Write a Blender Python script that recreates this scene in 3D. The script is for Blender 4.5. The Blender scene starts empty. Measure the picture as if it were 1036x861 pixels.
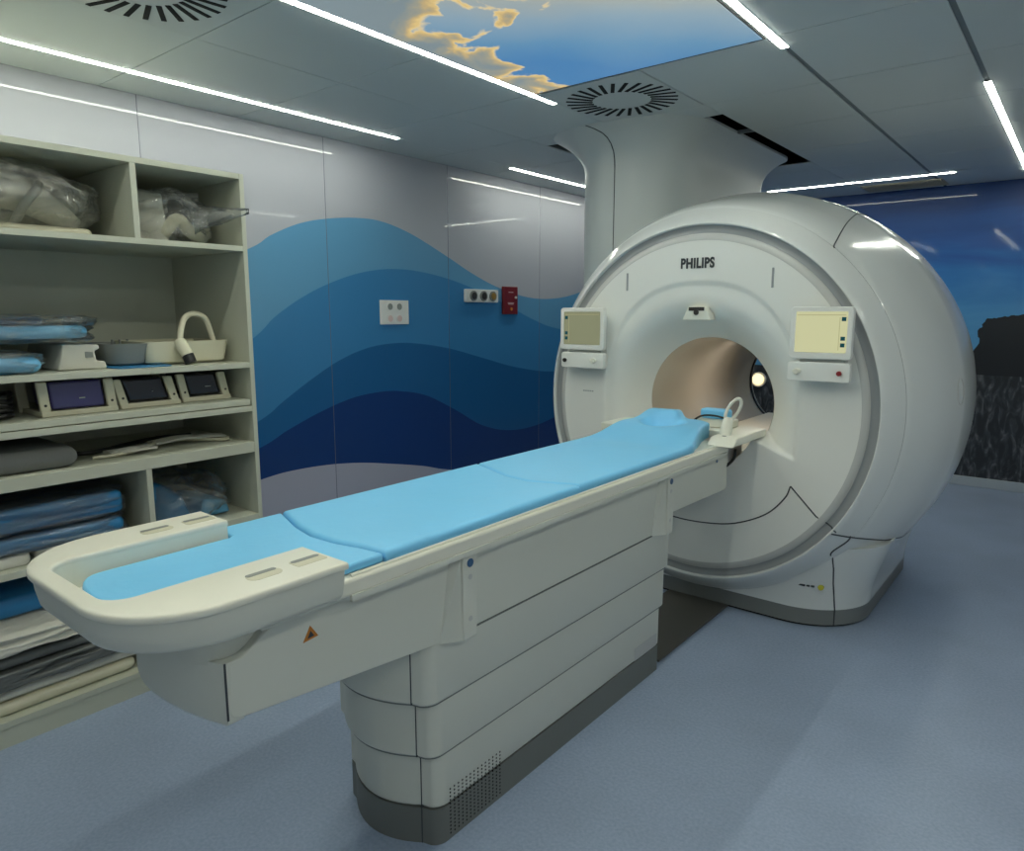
import bpy, bmesh, math, random
from mathutils import Vector, noise
PI = math.pi
S = bpy.context.scene
COL = S.collection
H = 1.52
CX = -1.505          # centre line of table and scanner bore
CZ = 1.06            # bore height

# ------------------------------------------------------------------ colour + material helpers
def lin(c):
    return tuple(((v/255)/12.92 if v/255 <= .04045 else (((v/255)+.055)/1.055)**2.4) for v in c) + (1,)

def mat(name, rgb, rough=.5, spec=.5, metal=0, coat=0, bump=0, bscale=60, var=0, vscale=8, emit=None, estr=0, alpha=1, trans=0):
    m = bpy.data.materials.new(name); m.use_nodes = True
    nt = m.node_tree; b = nt.nodes['Principled BSDF']
    b.inputs['Base Color'].default_value = lin(rgb)
    b.inputs['Roughness'].default_value = rough
    b.inputs['Specular IOR Level'].default_value = spec
    b.inputs['Metallic'].default_value = metal
    b.inputs['Coat Weight'].default_value = coat
    b.inputs['Coat Roughness'].default_value = .05
    b.inputs['Alpha'].default_value = alpha
    b.inputs['Transmission Weight'].default_value = trans
    if emit:
        b.inputs['Emission Color'].default_value = lin(emit); b.inputs['Emission Strength'].default_value = estr
    tc = nt.nodes.new('ShaderNodeTexCoord')
    if var:
        n = nt.nodes.new('ShaderNodeTexNoise'); n.inputs['Scale'].default_value = vscale; n.inputs['Detail'].default_value = 4
        nt.links.new(tc.outputs['Object'], n.inputs['Vector'])
        hsv = nt.nodes.new('ShaderNodeHueSaturation'); hsv.inputs['Color'].default_value = lin(rgb)
        mr = nt.nodes.new('ShaderNodeMapRange'); mr.inputs['To Min'].default_value = 1-var; mr.inputs['To Max'].default_value = 1+var
        nt.links.new(n.outputs['Fac'], mr.inputs['Value']); nt.links.new(mr.outputs[0], hsv.inputs['Value'])
        nt.links.new(hsv.outputs[0], b.inputs['Base Color'])
    if bump:
        n = nt.nodes.new('ShaderNodeTexNoise'); n.inputs['Scale'].default_value = bscale; n.inputs['Detail'].default_value = 3
        nt.links.new(tc.outputs['Object'], n.inputs['Vector'])
        bp = nt.nodes.new('ShaderNodeBump'); bp.inputs['Strength'].default_value = bump; bp.inputs['Distance'].default_value = .01
        nt.links.new(n.outputs['Fac'], bp.inputs['Height']); nt.links.new(bp.outputs[0], b.inputs['Normal'])
    return m

M = {}
M['shell'] = mat('gloss_white_cover', (220, 222, 219), rough=.16, coat=.3, bump=.0)
M['face'] = mat('satin_white_cover', (230, 230, 224), rough=.42)
M['funnel'] = mat('satin_grey_white', (205, 207, 206), rough=.45)
M['column'] = mat('turret_white', (190, 195, 193), rough=.38)
M['ringdark'] = mat('ring_grey', (150, 153, 154), rough=.3)
M['ringlight'] = mat('ring_pale_grey', (192, 192, 188), rough=.35)
M['seam'] = mat('seam_shadow_gap', (62, 66, 70), rough=.7)
M['shadowline'] = mat('shadow_line_grey', (120, 124, 120), rough=.7)
M['kick'] = mat('plinth_grey', (118, 121, 120), rough=.5)
M['kick2'] = mat('plinth_dark_grey', (112, 114, 110), rough=.5)
M['bore'] = mat('bore_liner', (206, 198, 184), rough=.25)
M['table'] = mat('table_cover', (212, 212, 201), rough=.42)
M['cradle'] = mat('cradle_cream', (228, 226, 212), rough=.35)
M['blue'] = mat('blue_vinyl', (124, 202, 246), rough=.42, bump=.12, bscale=25, var=.03, vscale=6)
M['black'] = mat('black_void', (6, 6, 7), rough=.9)
M['darkplastic'] = mat('black_plastic', (22, 23, 25), rough=.4)
M['ink'] = mat('dark_lettering', (52, 56, 60), rough=.5)
M['shelf'] = mat('shelf_laminate', (188, 190, 174), rough=.45, var=.02, vscale=3)
M['cream'] = mat('coil_cream', (206, 202, 178), rough=.4)
M['coilgrey'] = mat('coil_grey', (132, 136, 132), rough=.4)
M['greyfab'] = mat('grey_fabric', (112, 114, 112), rough=.8, bump=.3, bscale=40)
M['greyplastic'] = mat('grey_film_cover', (96, 99, 98), rough=.35, bump=.5, bscale=14)
M['whitefoam'] = mat('white_foam', (205, 203, 192), rough=.7, bump=.3, bscale=30)
M['purple'] = mat('purple_window', (62, 58, 108), rough=.12, coat=.5)
M['darkwin'] = mat('dark_window', (20, 20, 34), rough=.12, coat=.5)
M['socket'] = mat('socket_white', (222, 222, 218), rough=.35)
M['sockhole'] = mat('socket_dark', (45, 42, 40), rough=.5)
M['ochre'] = mat('ochre_plastic', (150, 118, 50), rough=.5)
M['red'] = mat('dark_red_plastic', (112, 16, 20), rough=.35)
M['redbtn'] = mat('red_button', (140, 30, 30), rough=.35)
M['paleprint'] = mat('pale_print', (215, 190, 185), rough=.5)
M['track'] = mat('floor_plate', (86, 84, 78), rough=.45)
M['chan'] = mat('channel_grey', (112, 120, 124), rough=.6)
M['grout'] = mat('grid_gap', (84, 90, 92), rough=.7)
M['led'] = mat('led_diffuser', (255, 255, 255), emit=(251, 255, 240), estr=38)
M['ledhousing'] = mat('led_housing', (190, 194, 196), rough=.4)
M['screen'] = mat('screen_glow', (40, 40, 36), rough=.1, emit=(226, 226, 176), estr=.62)
M['screendim'] = mat('screen_glow_dim', (40, 40, 36), rough=.1, emit=(176, 180, 142), estr=.42)
M['icon'] = mat('screen_icon', (20, 60, 66), rough=.2, emit=(20, 70, 76), estr=.4)
M['iconline'] = mat('screen_line', (60, 60, 50), rough=.2, emit=(196, 192, 140), estr=.5)
M['orange'] = mat('warning_orange', (190, 120, 40), rough=.5)
M['yellow'] = mat('yellow_dot', (190, 180, 50), rough=.5)
M['bluedot'] = mat('blue_dot', (52, 92, 130), rough=.3)
M['lamp'] = mat('lamp_glass', (255, 240, 200), emit=(255, 226, 170), estr=1.3)
M['bluewrap'] = mat('blue_pad', (42, 120, 172), rough=.4, bump=.4, bscale=12, var=.12, vscale=10)
M['bluelight'] = mat('light_blue_pad', (100, 170, 210), rough=.4, bump=.4, bscale=14)
M['ac'] = mat('grille_beige', (168, 160, 140), rough=.5)
M['vent'] = mat('vent_plate', (190, 196, 196), rough=.5)

def film(name, dens=.30, tint=(228, 230, 224)):
    m = bpy.data.materials.new(name); m.use_nodes = True
    nt = m.node_tree; nt.nodes.clear()
    out = nt.nodes.new('ShaderNodeOutputMaterial')
    tr = nt.nodes.new('ShaderNodeBsdfTransparent'); tr.inputs[0].default_value = (.93, .94, .93, 1)
    gl = nt.nodes.new('ShaderNodeBsdfGlossy'); gl.inputs['Roughness'].default_value = .16; gl.inputs[0].default_value = (.95, .97, 1, 1)
    df = nt.nodes.new('ShaderNodeBsdfDiffuse'); df.inputs[0].default_value = lin(tint)
    fr = nt.nodes.new('ShaderNodeFresnel'); fr.inputs[0].default_value = 1.5
    tc = nt.nodes.new('ShaderNodeTexCoord')
    n = nt.nodes.new('ShaderNodeTexNoise'); n.inputs['Scale'].default_value = 9; n.inputs['Detail'].default_value = 4; n.inputs['Distortion'].default_value = 1.8
    nt.links.new(tc.outputs['Object'], n.inputs['Vector'])
    bp = nt.nodes.new('ShaderNodeBump'); bp.inputs['Strength'].default_value = .9; bp.inputs['Distance'].default_value = .02
    nt.links.new(n.outputs['Fac'], bp.inputs['Height'])
    for q in (gl, fr): nt.links.new(bp.outputs[0], q.inputs['Normal'])
    mr = nt.nodes.new('ShaderNodeMapRange'); mr.inputs['From Min'].default_value = .45; mr.inputs['From Max'].default_value = .75
    mr.inputs['To Min'].default_value = .06; mr.inputs['To Max'].default_value = dens
    nt.links.new(n.outputs['Fac'], mr.inputs['Value'])
    m1 = nt.nodes.new('ShaderNodeMixShader'); m2 = nt.nodes.new('ShaderNodeMixShader')
    nt.links.new(mr.outputs[0], m1.inputs[0]); nt.links.new(tr.outputs[0], m1.inputs[1]); nt.links.new(df.outputs[0], m1.inputs[2])
    mm = nt.nodes.new('ShaderNodeMath'); mm.operation = 'MULTIPLY'; mm.inputs[1].default_value = 1.3; mm.use_clamp = True
    nt.links.new(fr.outputs[0], mm.inputs[0])
    nt.links.new(mm.outputs[0], m2.inputs[0]); nt.links.new(m1.outputs[0], m2.inputs[1]); nt.links.new(gl.outputs[0], m2.inputs[2])
    nt.links.new(m2.outputs[0], out.inputs[0])
    return m
M['film'] = film('clear_plastic_film', .22)
M['filmclear'] = film('thin_clear_film', .10)
M['filmthick'] = film('cloudy_plastic_film', .42, (226, 224, 206))

# ------------------------------------------------------------------ object helpers
ORG = {}
def thing(name, label, cat, loc, group=None):
    o = bpy.data.objects.new(name, None); COL.objects.link(o); o.location = loc
    o.empty_display_size = .1
    o['label'] = label; o['category'] = cat
    if group: o['group'] = group
    ORG[o.name] = Vector(loc)
    return o

def obj(name, bm, m, parent=None, smooth=False, org=None, bevel=0, segs=3, label=None, angle=40):
    bmesh.ops.remove_doubles(bm, verts=bm.verts, dist=1e-6)
    bmesh.ops.recalc_face_normals(bm, faces=bm.faces)
    base = ORG[parent.name] if parent else Vector(org or (0, 0, 0))
    bmesh.ops.translate(bm, vec=-base, verts=bm.verts)
    me = bpy.data.meshes.new(name); bm.to_mesh(me); bm.free()
    ms = m if isinstance(m, (list, tuple)) else [m]
    for q in ms: me.materials.append(M[q] if isinstance(q, str) else q)
    if smooth:
        me.polygons.foreach_set('use_smooth', [True]*len(me.polygons))
        if smooth != 'all': me.set_sharp_from_angle(angle=math.radians(angle))
    o = bpy.data.objects.new(name, me); COL.objects.link(o)
    if parent: o.parent = parent
    else: o.location = base
    ORG[o.name] = base
    if bevel:
        b = o.modifiers.new('bevel', 'BEVEL'); b.width = bevel; b.segments = segs; b.limit_method = 'ANGLE'; b.angle_limit = math.radians(35)
        me.polygons.foreach_set('use_smooth', [True]*len(me.polygons))
        b.harden_normals = True
    if label: o['label'] = label
    return o

def tag(o, label, cat, group=None):
    o['label'] = label; o['category'] = cat
    if group: o['group'] = group
    return o
def struct(o): o['kind'] = 'structure'; return o

def box(bm, x0, x1, y0, y1, z0, z1, mi=0):
    v = [bm.verts.new(p) for p in ((x0,y0,z0),(x1,y0,z0),(x1,y1,z0),(x0,y1,z0),(x0,y0,z1),(x1,y0,z1),(x1,y1,z1),(x0,y1,z1))]
    for f in ((0,3,2,1),(4,5,6,7),(0,1,5,4),(1,2,6,5),(2,3,7,6),(3,0,4,7)):
        fc = bm.faces.new([v[i] for i in f]); fc.material_index = mi
    return v
def BX(*a, mi=0):
    bm = bmesh.new(); box(bm, *a, mi=mi); return bm

def loft(bm, rings, closed=True, caps=True, mi=0):
    R = [[bm.verts.new(p) for p in r] for r in rings]
    n = len(R[0])
    for a, b in zip(R, R[1:]):
        for i in range(n if closed else n-1):
            j = (i+1) % n
            f = bm.faces.new((a[i], a[j], b[j], b[i])); f.material_index = mi
    if caps:
        for r in (R[0], R[-1]):
            f = bm.faces.new(r); f.material_index = mi
    return R

def prism(bm, pts, axis, a, b, mi=0):
    """extrude a polygon along axis 'x','y' or 'z' between a and b"""
    def P(p, t):
        return {'x': (t, p[0], p[1]), 'y': (p[0], t, p[1]), 'z': (p[0], p[1], t)}[axis]
    loft(bm, [[P(p, a) for p in pts], [P(p, b) for p in pts]], mi=mi)

def rrect(x0, x1, y0, y1, r, n=6):
    """rounded rectangle outline; r may be a 4-tuple (x1y1, x0y1, x0y0, x1y0)"""
    if not isinstance(r, (tuple, list)): r = (r,)*4
    out = []
    for k, (cx, cy, sx, sy) in enumerate(((x1, y1, -1, -1), (x0, y1, 1, -1), (x0, y0, 1, 1), (x1, y0, -1, 1))):
        q = r[k]
        for i in range(n+1):
            a = PI/2*k + PI/2*i/n
            out.append((cx+sx*q+q*math.cos(a), cy+sy*q+q*math.sin(a)))
    return out

def tube(bm, pts, r, n=8, closed=False, caps=True, mi=0):
    pts = [Vector(p) for p in pts]; N = len(pts); rings = []
    up = None
    for i, p in enumerate(pts):
        if closed: d = pts[(i+1) % N]-pts[i-1]
        else: d = pts[min(i+1, N-1)]-pts[max(i-1, 0)]
        d.normalize()
        if up is None:
            up = Vector((0, 0, 1)) if abs(d.z) < .9 else Vector((1, 0, 0))
        s = d.cross(up); s.normalize(); up = s.cross(d); up.normalize()
        rr = r[i] if isinstance(r, (list, tuple)) else r
        rings.append([p+rr*(math.cos(2*PI*k/n)*s+math.sin(2*PI*k/n)*up) for k in range(n)])
    if closed: rings.append(rings[0])
    loft(bm, rings, caps=caps and not closed, mi=mi)

def smoothpts(pts, n=6):
    """Catmull-Rom through points (any dimension)"""
    P = [Vector(p) for p in pts]; P = [2*P[0]-P[1]]+P+[2*P[-1]-P[-2]]; out = []
    for i in range(1, len(P)-2):
        for k in range(n):
            t = k/n; a, b, c, d = P[i-1], P[i], P[i+1], P[i+2]
            out.append(.5*((2*b)+(c-a)*t+(2*a-5*b+4*c-d)*t*t+(3*b-a-3*c+d)*t**3))
    out.append(P[-2]); return out

def cyl(bm, c, r, h, axis='z', n=24, mi=0, r2=None):
    r2 = r if r2 is None else r2
    def P(a, rr, t):
        u, v = rr*math.cos(a), rr*math.sin(a)
        return {'x': (c[0]+t, c[1]+u, c[2]+v), 'y': (c[0]+u, c[1]+t, c[2]+v), 'z': (c[0]+u, c[1]+v, c[2]+t)}[axis]
    loft(bm, [[P(2*PI*i/n, r, 0) for i in range(n)], [P(2*PI*i/n, r2, h) for i in range(n)]], mi=mi)

def text(name, s, size, loc, rot, m, parent, extrude=.001, bold=.0):
    cu = bpy.data.curves.new(name, 'FONT'); cu.body = s; cu.size = size; cu.extrude = extrude; cu.offset = bold
    cu.space_character = 1.10; cu.align_x = 'CENTER'; cu.align_y = 'CENTER'
    t = bpy.data.objects.new('tmp', cu); COL.objects.link(t)
    dg = bpy.context.evaluated_depsgraph_get()
    me = bpy.data.meshes.new_from_object(t.evaluated_get(dg)); bpy.data.objects.remove(t)
    o = bpy.data.objects.new(name, me); COL.objects.link(o); me.materials.clear(); me.materials.append(M[m])
    o.parent = parent; o.location = Vector(loc)-ORG[parent.name]; o.rotation_euler = rot
    return o

def sstep(a, b, x):
    t = min(1, max(0, (x-a)/(b-a))); return t*t*(3-2*t)
def interp(tab, x):
    if x <= tab[0][0]: return tab[0][1]
    for (a, fa), (b, fb) in zip(tab, tab[1:]):
        if x <= b: return fa+(fb-fa)*(x-a)/(b-a)
    return tab[-1][1]

# ------------------------------------------------------------------ room
WX, EX, NY, FY, CH = -3.83, 1.5, -2.3, 7.3, 2.6

# floor : blue-grey speckled vinyl
def floor_mat():
    m = mat('blue_grey_vinyl', (124, 142, 172), rough=.42, spec=.4); nt = m.node_tree; b = nt.nodes['Principled BSDF']
    tc = nt.nodes.new('ShaderNodeTexCoord')
    n1 = nt.nodes.new('ShaderNodeTexNoise'); n1.inputs['Scale'].default_value = 90; n1.inputs['Detail'].default_value = 3
    n2 = nt.nodes.new('ShaderNodeTexNoise'); n2.inputs['Scale'].default_value = 1.7; n2.inputs['Detail'].default_value = 4
    nt.links.new(tc.outputs['Object'], n1.inputs[0]); nt.links.new(tc.outputs['Object'], n2.inputs[0])
    r1 = nt.nodes.new('ShaderNodeValToRGB'); r1.color_ramp.elements[0].position = .3; r1.color_ramp.elements[1].position = .72
    r1.color_ramp.elements[0].color = lin((146, 162, 187)); r1.color_ramp.elements[1].color = lin((163, 177, 201))
    nt.links.new(n1.outputs['Fac'], r1.inputs[0])
    mx = nt.nodes.new('ShaderNodeMix'); mx.data_type = 'RGBA'; mx.blend_type = 'MULTIPLY'
    r2 = nt.nodes.new('ShaderNodeValToRGB'); r2.color_ramp.elements[0].color = (.88, .88, .88, 1); r2.color_ramp.elements[1].color = (1, 1, 1, 1)
    r2.color_ramp.elements[0].position = .35; r2.color_ramp.elements[1].position = .6
    nt.links.new(n2.outputs['Fac'], r2.inputs[0])
    mx.inputs[0].default_value = 1
    nt.links.new(r1.outputs[0], mx.inputs[6]); nt.links.new(r2.outputs[0], mx.inputs[7]); nt.links.new(mx.outputs[2], b.inputs['Base Color'])
    return m
M['floor'] = floor_mat()
struct(obj('floor', BX(WX-.1, EX+.1, NY-.1, FY+.1, -.1, 0), 'floor'))

# left wall with the wave print : one mesh, bands split along the wave curves
A = [(.4,1.55),(1.2,1.55),(1.8,1.68),(2.309,1.888),(2.449,1.972),(2.653,2.06),(2.869,2.11),(3.101,2.137),(3.313,2.134),(3.579,2.075),(3.912,1.952),(4.234,1.822),(4.537,1.727),(4.927,1.653),(5.294,1.644),(5.696,1.697),(6.3,1.85),(7.3,2.0)]
B = [(.4,.9),(1.2,.95),(1.8,1.05),(2.303,1.372),(2.447,1.492),(2.658,1.618),(2.882,1.714),(3.12,1.784),(3.376,1.82),(3.652,1.815),(3.997,1.765),(4.381,1.67),(4.699,1.567),(5.047,1.453),(5.396,1.374),(6.2,1.3),(7.3,1.5)]
Cc = [(.4,.6),(1.2,.6),(1.8,.68),(2.312,.877),(2.474,.974),(2.692,1.099),(2.924,1.211),(3.171,1.283),(3.435,1.305),(3.679,1.288),(3.987,1.239),(4.376,1.146),(4.813,1.046),(5.37,.978),(6.2,1.0),(7.3,1.15)]
D = [(.4,.5),(1.2,.5),(1.8,.56),(2.31,.712),(2.493,.79),(2.743,.88),(3.014,.949),(3.269,.969),(3.463,.955),(3.711,.9),(4.025,.756),(4.32,.604),(4.642,.517),(4.993,.501),(5.377,.552),(6.2,.75),(7.3,.8)]
Ee = [(.4,.3),(1.2,.36),(1.8,.45),(2.298,.514),(2.507,.531),(2.79,.523),(3.065,.491),(3.366,.432),(3.654,.368),(3.899,.299),(4.4,.2),(5.5,.15),(7.3,.2)]
def dense(tab): return [(p.x, p.y) for p in smoothpts([(a, b, 0) for a, b in tab], 8)]
A, B, Cc, D, Ee = map(dense, (A, B, Cc, D, Ee))
def wallmat(n, c, r=.2):
    m = mat(n, c, rough=.5, spec=.3, coat=.42); nt = m.node_tree; b = nt.nodes['Principled BSDF']
    b.inputs['Coat Roughness'].default_value = .035
    return m
M['w_white'] = wallmat('wall_lavender_white', (172, 174, 182))
M['w_a'] = wallmat('wave_pale_blue', (92, 150, 188))
M['w_b'] = wallmat('wave_mid_blue', (52, 124, 176))
M['w_c'] = wallmat('wave_blue', (18, 92, 146))
M['w_d'] = wallmat('wave_navy', (6, 54, 116))
M['w_low'] = wallmat('wall_low_lavender', (172, 172, 188))
bm = bmesh.new()
N = 330; ys = [NY+(FY-NY)*i/N for i in range(N+1)]
lv = []
for y in ys:
    z = [0, interp(Ee, y), interp(D, y), interp(Cc, y), interp(B, y), interp(A, y), CH]
    lv.append([bm.verts.new((WX, y, q)) for q in z])
for a, b in zip(lv, lv[1:]):
    for k in range(6):
        f = bm.faces.new((a[k], b[k], b[k+1], a[k+1])); f.material_index = k
ex = bmesh.ops.extrude_face_region(bm, geom=list(bm.faces))
bmesh.ops.translate(bm, vec=(-.08, 0, 0), verts=[v for v in ex['geom'] if isinstance(v, bmesh.types.BMVert)])
struct(obj('wall_left', bm, ['w_low', 'w_d', 'w_c', 'w_b', 'w_a', 'w_white']))
M['wallseam'] = mat('panel_joint', (136, 140, 154), rough=.5, alpha=.55)
for k, y in enumerate((1.73, 2.852, 3.958, 5.113, 6.24)):
    struct(obj('trim_%d' % (k+1), BX(WX-.002, WX+.0012, y-.0018, y+.0018, 0, CH), 'wallseam'))

# far wall print: dusk sky, black rock, dark grass
def mural():
    m = mat('landscape_print', (20, 60, 120), rough=.5, coat=.26); nt = m.node_tree; b = nt.nodes['Principled BSDF']; L = nt.links
    b.inputs['Coat Roughness'].default_value = .05
    tc = nt.nodes.new('ShaderNodeTexCoord'); sp = nt.nodes.new('ShaderNodeSeparateXYZ'); L.new(tc.outputs['Object'], sp.inputs[0])
    def math_(op, a, b_=0, clamp=False):
        n = nt.nodes.new('ShaderNodeMath'); n.operation = op; n.use_clamp = clamp
        for i, v in enumerate((a, b_)):
            if isinstance(v, (int, float)): n.inputs[i].default_value = v
            else: L.new(v, n.inputs[i])
        return n.outputs[0]
    def ns(scale, det, vec=None, stretch=None, dist=0):
        n = nt.nodes.new('ShaderNodeTexNoise'); n.inputs['Scale'].default_value = scale; n.inputs['Detail'].default_value = det; n.inputs['Distortion'].default_value = dist
        if stretch:
            mp = nt.nodes.new('ShaderNodeMapping'); mp.inputs['Scale'].default_value = stretch; L.new(tc.outputs['Object'], mp.inputs[0]); L.new(mp.outputs[0], n.inputs[0])
        else: L.new(tc.outputs['Object'], n.inputs[0])
        return n.outputs['Fac']
    X, Z = sp.outputs[0], sp.outputs[2]
    sky = nt.nodes.new('ShaderNodeValToRGB'); cr = sky.color_ramp
    cl = ns(1.6, 5, stretch=(.6, 1, 2.2), dist=.8)
    zz = math_('ADD', Z, math_('MULTIPLY', math_('SUBTRACT', cl, .5), 1.0))
    L.new(math_('DIVIDE', math_('SUBTRACT', zz, 1.0), 1.6, True), sky.inputs[0])
    cr.elements[0].position = 0; cr.elements[0].color = lin((92, 160, 205))
    cr.elements[1].position = 1; cr.elements[1].color = lin((4, 56, 116))
    for p, c in ((.30, (66, 138, 196)), (.5, (34, 112, 180)), (.72, (18, 80, 152))):
        e = cr.elements.new(p); e.color = lin(c)
    # grass
    gr = nt.nodes.new('ShaderNodeValToRGB'); L.new(ns(5, 7, stretch=(3.2, 1, 1.2), dist=1.5), gr.inputs[0])
    gr.color_ramp.elements[0].position = .42; gr.color_ramp.elements[0].color = lin((34, 38, 44))
    gr.color_ramp.elements[1].position = .72; gr.color_ramp.elements[1].color = lin((116, 118, 122))
    e = gr.color_ramp.elements.new(.55); e.color = lin((60, 64, 70))
    # rock top line
    edge = math_('MULTIPLY', math_('SUBTRACT', ns(7, 4), .5), .16)
    xr = math_('ADD', X, edge)
    top = nt.nodes.new('ShaderNodeMapRange'); top.inputs['From Min'].default_value = -.86; top.inputs['From Max'].default_value = -.66
    top.inputs['To Min'].default_value = .9; top.inputs['To Max'].default_value = 1.50; top.interpolation_type = 'SMOOTHSTEP'; L.new(xr, top.inputs[0])
    left = math_('MULTIPLY', math_('LESS_THAN', X, -2.1), .0)
    rock = math_('LESS_THAN', Z, math_('ADD', top.outputs[0], edge))
    grass = math_('LESS_THAN', Z, math_('ADD', .985, math_('MULTIPLY', edge, .15)))
    m1 = nt.nodes.new('ShaderNodeMix'); m1.data_type = 'RGBA'; L.new(rock, m1.inputs[0]); L.new(sky.outputs[0], m1.inputs[6]); m1.inputs[7].default_value = lin((16, 22, 30))
    m2 = nt.nodes.new('ShaderNodeMix'); m2.data_type = 'RGBA'; L.new(grass, m2.inputs[0]); L.new(m1.outputs[2], m2.inputs[6]); L.new(gr.outputs[0], m2.inputs[7])
    L.new(m2.outputs[2], b.inputs['Base Color'])
    return m
M['mural'] = mural()
struct(obj('wall_far', BX(WX-.1, EX+.1, FY, FY+.1, 0, CH), 'mural'))
M['w_plain'] = mat('plain_white_wall', (226, 228, 232), rough=.45)
struct(obj('wall_right', BX(EX, EX+.1, NY, FY, 0, CH), 'w_plain'))
struct(obj('wall_near', BX(WX-.1, EX+.1, NY-.1, NY, 0, CH), 'w_plain'))
M['base'] = mat('skirting_pale', (176, 184, 192), rough=.4)
struct(obj('baseboard_far', BX(WX, EX, FY-.022, FY, 0, .085), 'base', bevel=.006))
struct(obj('baseboard_right', BX(EX-.02, EX, NY, FY-.03, 0, .085), 'base', bevel=.006))

# ceiling: tiles over a recessed grid, one opening around the turret
gx = [WX, -3.49, -2.89, -2.29, -1.69, -1.09, -.49, .11, .71, 1.31, EX]
gy = [NY, -2.02, -1.305, -.59, .125, .84, 1.555, 2.27, 2.985, 3.70, 3.93, 4.41, 5.12, 5.55, 5.83, 6.54, 7.25, FY]
HX0, HX1, HY0, HY1 = -2.89, -1.69, 3.93, 5.55
M['tile'] = mat('ceiling_tile', (196, 202, 202), rough=.6, var=.02, vscale=2)
bm = bmesh.new()
for i in range(len(gx)-1):
    for j in range(len(gy)-1):
        x0, x1, y0, y1 = gx[i], gx[i+1], gy[j], gy[j+1]
        if x0 >= HX0-.01 and x1 <= HX1+.01 and y0 >= HY0-.01 and y1 <= HY1+.01: continue
        gl = .012 if abs(x0+1.09) < .01 or abs(x0+.49) < .01 else .0016
        gr_ = .012 if abs(x1+1.09) < .01 or abs(x1+.49) < .01 else .0016
        g0 = 0 if min(abs(y0-5.55), abs(y0-3.93)) < .01 else .0022; g1 = 0 if min(abs(y1-5.55), abs(y1-3.93)) < .01 else .0022
        box(bm, x0+gl, x1-gr_, y0+g0, y1-g1, CH, CH+.02, 0)
for (x0, x1, y0, y1) in ((WX, HX0, NY, FY), (HX1, EX, NY, FY), (HX0, HX1, NY, HY0), (HX0, HX1, HY1, FY)):
    box(bm, x0, x1, y0, y1, CH+.006, CH+.1, 1)
# dark void above the opening
box(bm, HX0, HX1, HY0, HY1, CH+.45, CH+.5, 2)
box(bm, HX0-.01, HX0, HY0, HY1, CH+.02, CH+.45, 2); box(bm, HX1, HX1+.01, HY0, HY1, CH+.02, CH+.45, 2)
box(bm, HX0, HX1, HY0-.01, HY0, CH+.02, CH+.45, 2); box(bm, HX0, HX1, HY1, HY1+.01, CH+.02, CH+.45, 2)
box(bm, HX1-.16, HX1, 4.40, 4.42, CH+.0, CH+.02, 1)
ceil = struct(obj('ceiling', bm, ['tile', 'chan', 'black']))

# ------------------------------------------------------------------ ceiling lights
def strip(x0, x1, y0, y1, label):
    t = thing('ceiling_light', label, 'ceiling light', ((x0+x1)/2, (y0+y1)/2, CH), 'linear ceiling lights')
    obj('housing', BX(x0-.004, x1+.004, y0-.004, y1+.004, CH-.002, CH-.0003), 'ledhousing', t)
    obj('diffuser', BX(x0, x1, y0, y1, CH-.004, CH-.002), 'led', t)
w = .0145
strip(-3.49-w, -3.49+w, -.5, 3.17, 'long thin white ceiling light strip above the open shelving, nearest the left wall')
strip(-3.52-w, -3.52+w, 4.33, 6.2, 'short white ceiling light strip left of the turret column, nearest the wave wall')
strip(-2.29-w, -2.29+w, -.5, 3.18, 'white light strip along the left edge of the sky picture')
strip(-1.09-w, -1.09+w, -.5, 3.13, 'white light strip along the right edge of the sky picture')
strip(-.49-w, -.49+w, 4.18, 6.95, 'white ceiling light strip at the far right of the photo')
strip(-2.38, -.93, 6.62-w, 6.62+w, 'white light strip running crosswise in front of the blue landscape wall')
strip(.71-w, .71+w, -1.6, 3.1, 'added white ceiling light strip out of view at the right, brightening the room')  # extra strip outside the view, added as fill light

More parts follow.
